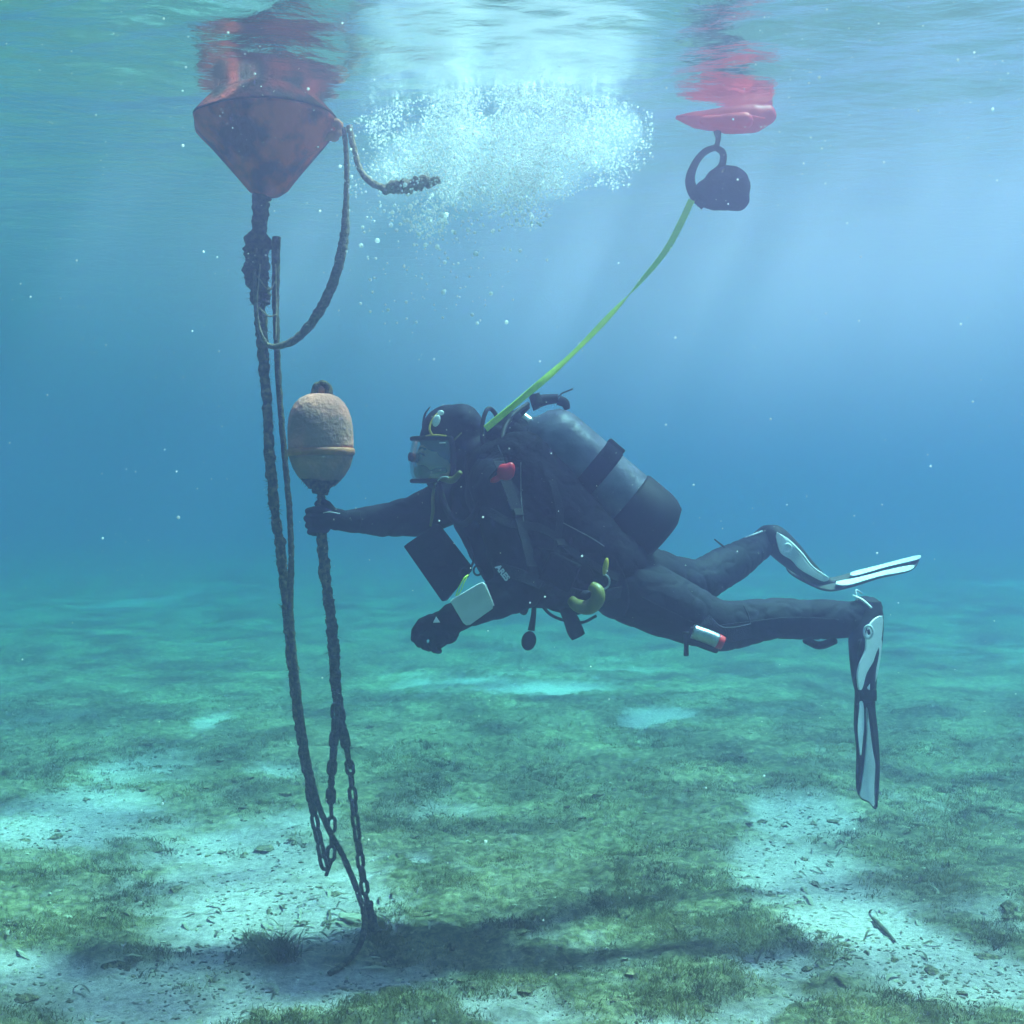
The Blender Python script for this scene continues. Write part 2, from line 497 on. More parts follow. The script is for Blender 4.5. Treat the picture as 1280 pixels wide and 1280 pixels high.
m_glass, nt, out = new_mat('clear_visor')
N = nt.nodes.new; L = nt.links.new
tr = N('ShaderNodeBsdfTransparent'); tr.inputs[0].default_value = (.92, .95, .97, 1)
gl = N('ShaderNodeBsdfGlossy'); gl.inputs['Roughness'].default_value = .12
lw = N('ShaderNodeLayerWeight'); lw.inputs['Blend'].default_value = .35
mm = N('ShaderNodeMath'); mm.operation = 'MULTIPLY_ADD'; mm.inputs[1].default_value = .35; mm.inputs[2].default_value = .07
L(lw.outputs['Fresnel'], mm.inputs[0])
ms = N('ShaderNodeMixShader'); L(mm.outputs[0], ms.inputs[0]); L(tr.outputs[0], ms.inputs[1]); L(gl.outputs[0], ms.inputs[2]); L(ms.outputs[0], out.inputs[0])

m_bub, nt, out = new_mat('air_bubble')
N = nt.nodes.new; L = nt.links.new
df = N('ShaderNodeBsdfDiffuse'); df.inputs[0].default_value = (.98, .98, .98, 1)
tl = N('ShaderNodeBsdfTranslucent'); tl.inputs[0].default_value = (.98, .98, .98, 1)
gl = N('ShaderNodeBsdfGlossy'); gl.inputs['Roughness'].default_value = .25
m1 = N('ShaderNodeMixShader'); m1.inputs[0].default_value = .74; L(df.outputs[0], m1.inputs[1]); L(tl.outputs[0], m1.inputs[2])
m2 = N('ShaderNodeMixShader'); m2.inputs[0].default_value = .08; L(m1.outputs[0], m2.inputs[1]); L(gl.outputs[0], m2.inputs[2])
L(m2.outputs[0], out.inputs[0])

# ------------------------------------------------------------------ red mooring buoy at the surface
DB = 4.12
def px2m(v, D): return v / F * D
B0 = P(333, 155, DB)
buoy = empty('mooring_buoy', P(328, 246, DB))
tag(buoy, 'large weathered dark red double cone buoy floating at the surface at left', 'buoy')
k = px2m(1, DB)
prof = [(6, -91), (15, -89), (24, -83), (38, -66), (54, -46), (70, -26), (82, -12), (88, -4), (89, 1), (86, 7), (76, 18), (62, 33), (48, 48), (36, 60), (22, 67), (5, 69)]
lathe('body', [(r * k, h * k) for r, h in prof], B0, (-.04, 0, 1), M_red, buoy, seg=48, wob=.06)
lathe('dim_top_skin', [(r * k, h * k) for r, h in [(89.3, 4), (87.2, 7.5), (77.3, 18.5), (63.3, 33.5), (49.3, 48.5), (37, 60.5), (22.5, 67.6), (5, 69.8)]], B0, (-.04, 0, 1), M_dim_top, buoy, seg=48, wob=.06)  # dark skin added over the sunlit upper cone to dim its reflection
tube('rope_eye', [P(404, 152, DB), P(414, 151, DB - .02), P(425, 158, DB - .02), P(419, 170, DB - .02), P(406, 168, DB)], [.020, .018, .014, .016, .018], M_orange, buoy, n=30, lump=.4, lscale=50)
tube('stem', [P(329, 238, DB), P(326, 262, DB), P(325, 285, DB), P(323, 300, DB)], [.034, .026, .024, .02], M_growth_d, buoy, n=60, seg=14, lump=.35, lscale=40)

# ------------------------------------------------------------------ chains and ropes
def link_mesh(name, L_=.062, W_=.037, r=.0070):
    pts = []
    hw = W_ / 2 - r; hl = L_ / 2 - r - hw
    for a in np.linspace(0, math.pi, 7): pts.append((hw * math.cos(a), 0, hl + hw * math.sin(a)))
    for a in np.linspace(math.pi, 2 * math.pi, 7): pts.append((hw * math.cos(a), 0, -hl + hw * math.sin(a)))
    n = len(pts); seg = 7
    V, F_ = [], []
    for i, p in enumerate(pts):
        a = Vector(pts[i - 1]); b_ = Vector(pts[(i + 1) % n]); t = (b_ - a).normalized()
        u = Vector((0, 1, 0)); w = t.cross(u)
        for j in range(seg):
            th = 2 * math.pi * j / seg
            rr = r * (1 + .28 * mnoise.noise(Vector((i * 1.7, j * 2.3, 4.1))))
            V.append(Vector(p) + (u * math.cos(th) + w * math.sin(th)) * rr)
    for i in range(n):
        for j in range(seg):
            i2 = (i + 1) % n; j2 = (j + 1) % seg
            F_.append((i * seg + j, i * seg + j2, i2 * seg + j2, i2 * seg + j))
    me = bpy.data.meshes.new(name)
    me.from_pydata([tuple(v) for v in V], [], F_)
    me.polygons.foreach_set('use_smooth', [True] * len(me.polygons)); me.materials.append(M_iron)
    return me
LM = link_mesh('chain_link')

def chain(root, path, pitch=.0475, twist0=0):
    pts = [P(*q) for q in path]
    c, ln = spline(pts, 2)
    n = int(ln / pitch)
    c, ln = spline(pts, n * 4 + 1)
    tan = np.gradient(c, axis=0)
    for i in range(n):
        j = i * 4 + 2
        t = Vector(tan[j]).normalized()
        x = Vector((1, .25 * math.sin(i * .13), 0)); x = (x - t * x.dot(t)).normalized()
        ang = (math.pi / 2) * (i % 2) + .5 + .35 * math.sin(i * .23 + twist0) + random.uniform(-.12, .12)
        x = Matrix.Rotation(ang, 3, t) @ x
        y = t.cross(x)
        o = bpy.data.objects.new('chain_link', LM); col.objects.link(o)
        o.parent = root
        M = Matrix((x, y, t)).transposed().to_4x4()
        M.translation = Vector(c[j]) - root.location
        o.matrix_local = M
    return c

def fuzz(root, pts, r, n, mat, seed=0):
    """fine weed standing off a rope or chain"""
    c, ln = spline(pts, max(20, n // 8)); rn = np.random.default_rng(seed)
    i = rn.integers(0, len(c), n); d = rn.normal(0, 1, (n, 3)); d /= np.linalg.norm(d, axis=1)[:, None]
    b0 = c[i] + rn.normal(0, .004, (n, 3)); tip = b0 + d * (r * (.8 + rn.random(n) ** 2 * 1.1))[:, None] - np.array([0, 0, .004])
    w = np.cross(d, rn.normal(0, 1, (n, 3))); w /= np.linalg.norm(w, axis=1)[:, None]; w *= .0018
    V = np.stack([b0 - w, b0 + w, tip], 1).reshape(-1, 3)
    o = from_np('algae_fuzz', V, np.arange(n * 3).reshape(-1, 3), mat, root, smooth=False)
    o['kind'] = 'stuff'
    return o

def growth(root, path, r, mat, lump=.5, n=90, seed=0, lscale=32, seg=12, name='growth'):
    pts = [P(*q[:3]) for q in path]
    rm = r if np.isscalar(r) else sum(r) / len(r)
    ln = sum((a - b).length for a, b in zip(pts[:-1], pts[1:]))
    fuzz(root, pts, rm, int(ln * 1500), mat, seed)
    n = int(ln / .0045); lump *= .62; seg = 14; lscale = lscale * .9
    if not np.isscalar(r): r = [q * .92 for q in r]
    return tube(name, pts, r if not np.isscalar(r) else [r] * len(pts), mat, root, n=n, seg=seg, lump=lump, lscale=lscale, seed=seed)

A_path = [(325, 292, 4.12), (322, 330, 4.12), (325, 380, 4.12), (330, 450, 4.12), (335, 520, 4.12), (338, 580, 4.12), (345, 650, 4.13), (352, 700, 4.13),
          (358, 760, 4.13), (365, 830, 4.13), (373, 900, 4.14), (384, 970, 4.14), (391, 1015, 4.14), (399, 1055, 4.14), (405, 1082, 4.15), (409, 1088, 4.16),
          (413, 1070, 4.17), (414, 1030, 4.18), (413, 990, 4.2), (415, 950, 4.21), (418, 910, 4.22), (419, 880, 4.23)]
ch = empty('mooring_chain', P(409, 1095, 4.16))
tag(ch, 'long algae covered chain hanging from the red buoy and turning up again near the seabed', 'chain')
chain(ch, A_path)
growth(ch, [q for q in A_path[:3]], [.040, .046, .036], M_growth_d, lump=.9, n=40, seed=3, lscale=26, seg=16)
growth(ch, [q for q in A_path[2:7]], [.024, .019, .016, .019, .016], M_growth, lump=.75, n=90, seed=5, lscale=34)
growth(ch, [q for q in A_path[6:11]], [.016, .019, .015, .018, .017], M_growth, lump=.75, n=90, seed=9, lscale=34)
growth(ch, [q for q in A_path[10:13]], [.017, .014, .006], M_growth_d, lump=.8, n=50, seed=9, lscale=40)
growth(ch, [(418, 915, 4.22), (413, 990, 4.2), (414, 1010, 4.19)], [.013, .010, .004], M_growth_d, lump=.8, n=50, seed=19, lscale=40)

B_path = [(401, 610, 4.28), (402, 650, 4.285), (404, 700, 4.28), (410, 750, 4.26), (416, 800, 4.24), (420, 860, 4.24), (428, 910, 4.25), (437, 960, 4.26),
          (442, 1010, 4.27), (448, 1060, 4.28), (455, 1110, 4.29), (463, 1150, 4.30), (467, 1166, 4.30)]
ch2 = empty('float_chain', P(466, 1166, 4.30))
tag(ch2, 'algae covered chain running from the barrel float through the glove down to the sand', 'chain')
chain(ch2, B_path, twist0=1)
growth(ch2, B_path[0:4], [.016, .018, .021, .018], M_growth, lump=.7, n=70, seed=12)
growth(ch2, B_path[3:6], [.018, .021, .019], M_growth_d, lump=.8, n=60, seed=14)
growth(ch2, B_path[5:8], [.018, .017, .006], M_growth_d, lump=.8, n=60, seed=15)
growth(ch2, [(459, 1128, 4.29), (463, 1148, 4.30), (468, 1168, 4.30)], [.014, .022, .026], M_growth_d, lump=.9, n=30, seed=16, lscale=44)

def bedD(px, py, h):
    D = CAMZ * F / (py - HY)
    for _ in range(6):
        x = (px - 640) / F * D; g_ = float(ground_h(np.array([x]), np.array([D]))[0]); D = (CAMZ - g_ - h) * F / (py - HY)
    return (px, py, D)
def rope(name, label, path, r, mat, base, lump=.25, n=200, seg=10, fr=None):
    root = empty(name, P(*base)); tag(root, label, 'rope')
    pts = [P(*q) for q in path]
    tube('strand', pts, r, mat, root, n=n, seg=seg, lump=lump, lscale=60)
    if fr:
        tube('growth', [P(*q) for q in fr[0]], fr[1], fr[2], root, n=60, seg=12, lump=.7, lscale=45, seed=8)
    return root
rope('mooring_rope', 'dark rope running beside the mooring chain and curling onto the sand below',
     [(346, 296, 4.10), (345, 350, 4.10), (346, 420, 4.12), (350, 500, 4.12), (356, 570, 4.12), (362, 640, 4.12), (364, 700, 4.11), (363, 760, 4.11), (368, 830, 4.11), (375, 890, 4.11),
      (386, 960, 4.11), (399, 1010, 4.12), (412, 1040, 4.13), (428, 1070, 4.15), (443, 1105, 4.17), (454, 1140, 4.13), (454, 1165, 4.05), bedD(445, 1188, .05), bedD(428, 1206, .02), bedD(410, 1218, .010)],
     [.014, .013, .011] + [.0100] * 17, M_growth_d, (412, 1216, 3.96), n=320)
rope('slack_rope', 'slack grey rope looping from the red buoy down to the top of its chain',
     [(431, 160, 4.06), (434, 205, 4.05), (433, 255, 4.05), (431, 295, 4.05), (420, 345, 4.05), (400, 388, 4.05), (375, 420, 4.06), (348, 433, 4.07), (331, 427, 4.07), (322, 400, 4.07), (319, 350, 4.08), (321, 310, 4.09)],
     [.008, .009, .010, .015, .016, .016, .014, .010, .008, .007, .007, .007], M_rope, (345, 433, 4.07), n=200)
rope('frayed_rope_end', 'short pale rope end covered in growth drifting into the bubble cloud',
     [(437, 158, 4.05), (443, 185, 4.03), (451, 212, 4.02), (466, 229, 4.0), (488, 236, 4.0), (515, 233, 4.0), (549, 224, 4.0)],
     [.011, .010, .010, .011, .012, .012, .010], M_rope_l, (549, 226, 4.0), n=120,
     fr=([(478, 236, 3.99), (500, 234, 3.99), (525, 228, 3.99), (551, 225, 3.99)], [.012, .021, .020, .012], M_rope_l))
# fine cords wound round the upper chain
for i, (pp) in enumerate([[(326, 330, 4.06), (322, 380, 4.06), (325, 410, 4.06), (334, 428, 4.06)], [(345, 330, 4.06), (346, 380, 4.06), (345, 425, 4.06)], [(322, 345, 4.06), (336, 362, 4.05), (345, 352, 4.06)], [(325, 385, 4.06), (336, 395, 4.05), (347, 393, 4.06)]]):
    tube('cord', [P(*q) for q in pp], .0028, M_rope_l, ch, n=24, seg=6, lump=.4, lscale=90)

# ------------------------------------------------------------------ barrel float
DF = 4.28
fl = empty('barrel_float', P(401, 613, DF))
tag(fl, 'faded orange and grey barrel shaped float held up on a chain beside the diver', 'float')
k = px2m(1, DF); c0 = P(401, 565, DF)
ax = (-.02, 0, 1)
lathe('upper_shell', [(r * k, h * k) for r, h in [(40.5, 3), (41, 8), (41, 20), (40.5, 32), (39, 42), (36, 52), (31, 61), (24, 68), (15, 72), (6, 73)]], c0, ax, M_float, fl, seg=48, wob=.03)
lathe('rim', [(r * k, h * k) for r, h in [(39, -5), (41.5, -4.5), (42.6, -1), (42.6, 1.5), (41.5, 4), (39, 4.5)]], c0, ax, M_orange, fl, seg=48, wob=.02)
lathe('lower_shell', [(r * k, h * k) for r, h in [(8, -47), (13, -44), (20, -40), (29, -30), (35, -20), (39, -9), (40.3, -3.5)]], c0, ax, M_floatg, fl, seg=48, wob=.03)
tube('top_eye', [P(394, 494, DF), P(396, 484, DF), P(403, 479, DF), P(410, 485, DF), P(411, 494, DF)], [.017, .014, .012, .014, .017], M_growth, fl, n=24, lump=.3, lscale=50)
tube('bottom_eye', [P(402, 604, DF), P(400, 618, DF)], [.034, .022], M_growth_d, fl, n=14, seg=14, lump=.5, lscale=40)
blob('top_knob', [('e', P(403, 489, DF), (.017, .015, .022))], .004, 2, M_floatg, fl, disp=.002, dscale=60)
growth(fl, [(380, 598, DF - .03), (398, 606, DF - .06), (420, 600, DF - .03)], [.012, .022, .010], M_growth_d, n=30, lump=.7)

# ------------------------------------------------------------------ red surface marker with its reel
DM = 4.22
mk = empty('surface_marker', P(897, 170, DM))
tag(mk, 'bright pinkish red surface marker float lying flat at the surface at right', 'marker float')
k = px2m(1, DM)
blob('body', [('c', [(P(846, 147, DM), .010), (P(870, 150, DM), .030), (P(905, 151, DM), .044), (P(940, 148, DM), .050), (P(957, 144, DM), .036)]),
              ('c', [(P(900, 150, DM + .05), .02), (P(930, 141, DM + .07), .030), (P(955, 139, DM + .05), .030)]),
              ('c', [(P(880, 151, DM - .06), .018), (P(930, 151, DM - .07), .03)])], .006, 6, M_pink, mk, disp=.003, dscale=14)
tube('fold', [P(850, 146, DM - .03), P(890, 143, DM - .05), P(930, 144, DM - .085), P(955, 148, DM - .05)], .003, M_pink, mk, n=30, seg=6)
tube('neck', [P(896, 164, DM), P(897, 174, DM), P(894, 186, DM)], [.014, .009, .010], M_black2, mk, n=14)
rl = empty('line_bag', P(900, 262, DM))
tag(rl, 'dark rounded line bag with a looped strap hanging under the red marker', 'bag')
cR = P(905, 236, DM)
blob('bag', [('e', P(908, 235, DM), (.082, .060, .078)), ('e', P(890, 243, DM), (.066, .052, .052), Matrix.Rotation(R(15), 4, 'Y')), ('e', P(918, 248, DM), (.050, .045, .045))], .006, 6, M_black2, rl, disp=.006, dscale=14)
tube('handle', [P(894, 184, DM), P(880, 190, DM - .01), P(868, 205, DM - .01), P(862, 225, DM), P(868, 243, DM), P(882, 255, DM)], [.010, .012, .013, .017, .020, .024], M_black2, rl, n=50)
tube('strap', [P(894, 184, DM), P(903, 192, DM - .01), P(901, 208, DM - .01), P(889, 222, DM), P(884, 240, DM)], [.010, .012, .013, .018, .02], M_black2, rl, n=40)
tube('brace', [P(868, 240, DM), P(890, 250, DM), P(915, 255, DM)], [.02, .03, .02], M_black2, rl, n=20, squash=.7)
tube('clip', [P(901, 219, DM - .04), P(904, 211, DM - .04)], [.003, .004], M_rope_l, rl, n=8, seg=8)

# yellow webbing line from the reel down to the diver
ctrl = [(864, 250, 4.2), (850, 280, 4.2), (832, 313, 4.2), (803, 349, 4.2), (768, 388, 4.2), (726, 432, 4.2), (690, 466, 4.2), (650, 500, 4.17), (607, 536, 4.13)]
c, ln = spline([P(*q) for q in ctrl], 160)
t, a_, b__ = frames(c)
V, F_ = [], []
for i in range(len(c)):
    s_ = i / (len(c) - 1)
    tw = .35 + 3.6 * s_ + .4 * math.sin(s_ * 17)
    if s_ < .3: tw = -.2 + 4.2 * s_
    w = .0115
    d = a_[i] * math.sin(tw) + b__[i] * math.cos(tw)
    nn = np.cross(t[i], d) * .0012
    V += [c[i] + d * w + nn, c[i] - d * w + nn, c[i] - d * w - nn, c[i] + d * w - nn]
for i in range(len(c) - 1):
    for j in range(4):
        j2 = (j + 1) % 4
        F_.append((i * 4 + j, i * 4 + j2, i * 4 + 4 + j2, i * 4 + 4 + j))
ln_o = mesh_py('yellow_line', V, F_, M_tape, None, smooth=False)
tag(ln_o, 'thin neon yellow webbing line running from the dark bag down to the diver', 'line')

# ------------------------------------------------------------------ diver
D0 = 4.28
def W(px, py, dd=0.0): return P(px, py, D0 + dd)
def m_(v): return v / F * D0
dv = empty('person', W(740, 770, 0))
tag(dv, 'scuba diver in black drysuit with grey tank and full face mask, gripping a chain', 'person')
body = [
    ('c', [(W(588, 566), m_(27)), (W(606, 580), m_(30))]),
    ('c', [(W(622, 598, -.16), m_(34)), (W(620, 590, 0), m_(44)), (W(618, 592, .16), m_(32))]),
    ('c', [(W(640, 615, -.07), m_(58)), (W(700, 672, -.06), m_(54)), (W(765, 722, -.06), m_(46))]),
    ('c', [(W(640, 610, .07), m_(58)), (W(700, 665, .06), m_(52)), (W(770, 715, .06), m_(46))]),
    ('c', [(W(592, 615, .02), m_(28)), (W(586, 650, .02), m_(21)), (W(600, 688, .0), m_(17)), (W(625, 712, -.05), m_(24))]),
    # near arm
    ('c', [(W(622, 605, -.19), m_(35)), (W(636, 665, -.24), m_(33)), (W(652, 733, -.26), m_(28)), (W(622, 748, -.29), m_(25)), (W(580, 766, -.32), m_(17))]),
    # far arm
    ('c', [(W(610, 598, .16), m_(34)), (W(565, 625, .12), m_(31)), (W(520, 645, .08), m_(27)), (W(480, 650, .04), m_(21.5)), (W(428, 651, .0), m_(13.5))]),
    # near leg
    ('c', [(W(778, 732, -.09), m_(44)), (W(835, 757, -.10), m_(41)), (W(893, 782, -.10), m_(32)), (W(912, 782, -.10), m_(31)), (W(965, 773, -.10), m_(26)), (W(1030, 774, -.09), m_(24.5)), (W(1070, 774, -.09), m_(22)), (W(1084, 764, -.09), m_(20))]),
    # far leg
    ('c', [(W(785, 715, .10), m_(42)), (W(835, 727, .16), m_(36)), (W(874, 727, .22), m_(29)), (W(915, 704, .34), m_(27)), (W(948, 683, .46), m_(20)), (W(958, 668, .48), m_(14))]),
    ('e', W(560, 547), (m_(36), .078, m_(42)), Matrix.Rotation(R(8), 4, 'Y')),
    ('e', W(575, 532), (m_(30), .080, m_(28)), Matrix.Identity(4)),
]
bd = blob('drysuit_body', body, .0075, 7, M_black, dv, disp=.0035, dscale=10, ridge=1.2)
# suit details
tube('shin_strap', [W(1008, 800, -.13), W(1020, 806, -.09), W(1030, 806, -.09), W(1044, 800, -.12)], m_(5), M_black2, dv, n=16)
tube('neck_seal', [W(596 + 24 * math.cos(a) * .5, 582 - 26 * math.sin(a), .075 * math.cos(a)) for a in np.linspace(0, 6.283, 13)], .010, M_rubber, dv, n=40)

# gloves
def finger(ch): return ('c', ch)
g1 = [  # near hand, relaxed and slightly curled
    ('c', [(W(582, 766, -.32), m_(17)), (W(566, 773, -.325), m_(18))]),
    ('e', W(551, 783, -.33), (m_(21), .020, m_(18)), Matrix.Rotation(R(-28), 4, 'Y')),
    ('e', W(556, 786, -.335), (m_(17), .020, m_(19)), Matrix.Rotation(R(-28), 4, 'Y'))]
kn = [((538, 772), (526, 777), (518, 788), (517, 799), .010), ((534, 781), (522, 789), (519, 799), (524, 806), .0105), ((537, 790), (528, 799), (530, 808), (536, 811), .0105), ((545, 797), (539, 806), (543, 813), (549, 814), .0095)]
for i, (a, b_, c_, d_, r_) in enumerate(kn):
    z = -.345 + i * .006
    g1.append(finger([(W(*a, z), r_ * 1.25), (W(*b_, z - .004), r_ * 1.12), (W(*c_, z + .012), r_ * 1.05), (W(*d_, z + .028), r_)]))
g1.append(finger([(W(560, 792, -.31), .016), (W(555, 802, -.29), .013), (W(548, 808, -.28), .012)]))
gl1 = blob('glove', g1, .0032, 4, M_black2, dv, disp=.0012, dscale=40)
slab('glove_emblem', [(541, 778.5), (545, 770.5), (550, 778)], lambda x, y: D0 - .368, .003, M_white, gl1, bev=.0006)
g2 = [  # far hand closed round the chain
    ('c', [(W(432, 651, .0), m_(13)), (W(420, 649, -.012), m_(14))]),
    ('e', W(410, 647, -.030), (m_(17), .017, m_(15)), Matrix.Rotation(R(6), 4, 'Y'))]
for i, (y0, r_) in enumerate([(636, .0105), (645, .0110), (654, .0108), (662, .0098)]):
    x0 = 398 - (i == 1) * 2 + (i == 3) * 2
    g2.append(finger([(W(x0 + 8, y0, -.035), r_ * 1.15), (W(x0 - 6, y0 + 1, -.036), r_ * 1.1), (W(x0 - 13, y0 + 3, -.010), r_ * 1.05), (W(x0 - 8, y0 + 5, .018), r_), (W(x0 + 3, y0 + 5, .022), r_ * .95)]))
g2.append(finger([(W(417, 640, -.026), .015), (W(409, 630, -.022), .0125), (W(401, 626, .006), .0115), (W(396, 630, .02), .010)]))
gl2 = blob('glove', g2, .0032, 4, M_black2, dv, disp=.0012, dscale=40)
tube('cuff_edge', [W(404, 641, -.058), W(412, 640, -.062), W(425, 642, -.05)], .0016, M_slate, gl2, n=12, seg=6)

# face and full face mask
head = [
    ('e', W(547, 573, 0), (m_(27), .062, m_(30)), Matrix.Rotation(R(6), 4, 'Y')),
    ('e', W(527, 577, 0), (m_(7.5), .014, m_(7)), Matrix.Rotation(R(25), 4, 'Y')),
    ('c', [(W(530, 567, 0), .012), (W(525, 578, 0), .014)]),
    ('e', W(533, 588, 0), (m_(5), .024, m_(2.6))), ('e', W(534, 592.5, 0), (m_(4.5), .021, m_(2.8))),
    ('e', W(540, 600, 0), (m_(9), .026, m_(6))),
    ('c', [(W(530, 563, -.045), .011), (W(527, 562, 0), .010), (W(530, 563, .045), .011)]),
    ('e', W(541, 578, -.036), (m_(9), .020, m_(7))), ('e', W(541, 578, .036), (m_(9), .020, m_(7)))]
fc = blob('face', head, .0035, 4, M_skin, dv)
blob('inner_mask', [('e', W(531, 589, 0), (m_(14), .060, m_(11)), Matrix.Rotation(R(-12), 4, 'Y')), ('c', [(W(540, 588, -.04), .012), (W(556, 588, -.062), .010)])], .0035, 2, M_rubber, dv)
M_eye = mat_basic('eye', (.7, .7, .68), (.6, .6, .6), rough=.2)
for s_ in (-1, 1):
    e = blob('eye', [('e', W(526.5, 570.5, s_ * .035), (.010, .013, .009))], .0025, 1, M_eye, fc)
    blob('iris', [('e', W(524.2, 570.7, s_ * .040), (.006, .008, .006))], .0016, 1, M_rubber, e)
    tube('eyelid', [W(523, 568, s_ * .030), W(525, 566.5, s_ * .044), W(531, 569, s_ * .056)], .0032, M_black2, fc, n=12, seg=6)
    tube('eyebrow', [W(525, 562, s_ * .020), W(525.5, 560, s_ * .036), W(532, 561.5, s_ * .056)], .0048, M_black2, fc, n=8, seg=6)
# visor: a shell wrapping the face
V, F_ = [], []
nu, nv = 28, 18
cV = W(549, 575)
for j in range(nv + 1):
    v = (j / nv - .5) * 2
    for i in range(nu + 1):
        u = (i / nu - .5) * 2 * 1.98
        e = .75
        cx = math.copysign(abs(math.cos(u)) ** e, math.cos(u)); sy = math.copysign(abs(math.sin(u)) ** e, math.sin(u))
        taper = 1 - .10 * v * v
        V.append(cV + Vector((-m_(37) * cx * taper, .086 * sy * taper, -v * m_(25) )))
for j in range(nv):
    for i in range(nu):
        a = j * (nu + 1) + i
        F_.append((a, a + 1, a + nu + 2, a + nu + 1))
vis = mesh_py('visor', V, F_, m_glass, dv)
sm = vis.modifiers.new('s', 'SOLIDIFY'); sm.thickness = .003
def ring_pts(vv, grow=1.0, umax=1.98, n=17):
    r_ = []
    for i in range(n):
        u = (i / (n - 1) - .5) * 2 * umax
        cx = math.copysign(abs(math.cos(u)) ** .75, math.cos(u)); sy = math.copysign(abs(math.sin(u)) ** .75, math.sin(u))
        r_.append(cV + Vector((-m_(37) * cx * .9 * grow, .086 * sy * .9 * grow, -vv * m_(25))))
    return r_
mf = tube('mask_frame', ring_pts(-1.05, 1.02), .0075, M_rubber, dv, n=50, seg=8)
tube('lower_rim', ring_pts(1.05, 1.02), .0075, M_rubber, mf, n=50, seg=8)
for s_ in (-1, 1):
    tube('side_rim', [cV + Vector((.044, s_ * .074, m_(27))), cV + Vector((.052, s_ * .082, m_(10))), cV + Vector((.052, s_ * .082, -m_(12))), cV + Vector((.040, s_ * .074, -m_(27)))], .009, M_rubber, mf, n=24, seg=8)
tube('rim_highlight', [W(549, 553.6, -.088), W(557, 553.4, -.086)], .0022, M_white, mf, n=8, seg=6)
rg = lathe('regulator', [(.010, 0), (.030, .002), (.034, .012), (.030, .024), (.016, .030), (.012, .052), (.015, .056), (.015, .070), (.006, .073)], W(536, 573, -.012), (-1, -.35, .08), M_rubber, dv, seg=28)
tube('valve_cover', [W(522, 572, -.045), W(513, 573, -.045)], [.018, .013], M_black2, rg, n=8, seg=14)
tube('exhaust_tee', [W(536, 601, -.03), W(541, 606, -.02), W(550, 605, .0)], [.012, .016, .012], M_rubber, rg, n=12)
tube('upper_strap', [W(522, 549, -.055), W(530, 547, -.07), W(540, 544, -.078), W(558, 545, -.084)], [.007, .008, .007, .004], M_yel, dv, n=24, seg=8, squash=.6)
tube('top_strap', [W(540, 544, -.078), W(537, 536, -.076), W(539, 528, -.068), W(544, 520, -.055), W(551, 513, -.03)], [.008, .007, .006, .005, .003], M_yel, dv, n=24, seg=8, squash=.6)
tube('side_strap', [W(568, 550, -.086), W(572, 546, -.088), W(577, 541, -.084)], [.006, .005, .004], M_yel2, dv, n=10, seg=8, squash=.5)
blob('hood_mark', [('e', W(545.5, 526, -.070), (m_(5), .006, m_(8)), Matrix.Rotation(R(18), 4, 'Y'))], .0028, 1, M_white, dv)
blob('hood_mark', [('e', W(551, 516, -.060), (m_(4.5), .006, m_(3.5)))], .0028, 1, M_white, dv)
tube('strap_tail', [W(531, 549, .02), W(529, 535, .02), W(531, 519, .02), W(538, 508, .02)], [.007, .009, .008, .003], M_rubber, dv, n=24, seg=8, squash=.5)

# hoses round the neck
tube('hose', [W(544, 606, -.06), W(550, 598, -.10), W(558, 596, -.12), W(563, 600, -.13)], .0026, M_slate, dv, n=20, seg=6)
tube('hose', [W(544, 603, -.05), W(541, 622, -.09), W(541, 640, -.12), W(538, 658, -.12)], [.004, .006, .006, .004], M_yel2, dv, n=20, seg=8)
tube('hose', [W(552, 598, -.09), W(566, 600, -.13), W(576, 590, -.15)], [.010, .012, .008], M_yel2, dv, n=16, seg=8)
tube('hose', [W(548, 605, -.05), W(560, 640, -.16), W(580, 655, -.22), W(600, 630, -.26), W(610, 600, -.26)], .011, M_rubber, dv, n=40, seg=10)
tube('hose', [W(603, 560, -.10), W(603, 530, -.10), W(610, 511, -.08), W(620, 519, -.04), W(626, 545, 0)], .0075, M_rubber, dv, n=40, seg=10)
tube('hose', [W(660, 505, -.02), W(640, 520, -.10), W(628, 545, -.18), W(632, 575, -.24), W(640, 600, -.26)], .0085, M_rubber, dv, n=40, seg=10)

# buoyancy jacket
jk = [('c', [(W(618, 585, -.12), m_(33)), (W(650, 575, -.16), m_(36)), (W(682, 618, -.18), m_(42)), (W(730, 674, -.17), m_(44)), (W(772, 706, -.12), m_(36))]),
      ('c', [(W(618, 580, .12), m_(32)), (W(655, 560, .16), m_(36)), (W(700, 600, .19), m_(44)), (W(750, 655, .18), m_(42))]),
      ('c', [(W(640, 640, -.19), m_(42)), (W(680, 700, -.20), m_(44)), (W(705, 722, -.19), m_(40)), (W(745, 725, -.15), m_(38))]),
      ('c', [(W(640, 548, 0), m_(36)), (W(695, 605, 0), m_(42)), (W(765, 672, 0), m_(42))]),
      ('c', [(W(668, 735, -.20), m_(24)), (W(720, 748, -.17), m_(22))]),
      ('c', [(W(650, 700, .19), m_(40)), (W(720, 730, .17), m_(36))])]
bc = blob('buoyancy_jacket', jk, .008, 6, M_black2, dv, disp=.008, dscale=11, ridge=.8)
blob('pocket', [('b', W(700, 715, -.33), (.055, .02, .05), Matrix.Rotation(R(25), 4, 'Y'))], .006, 4, M_black2, bc, disp=.003)
from mathutils.bvhtree import BVHTree
def surf_tree(objs):
    V, F_ = [], []
    for o in objs:
        n = len(V); V += [v.co.copy() for v in o.data.vertices]; F_ += [[n + i for i in p.vertices] for p in o.data.polygons]
    return BVHTree.FromPolygons(V, F_)
suit_tree = surf_tree([bd, bc])
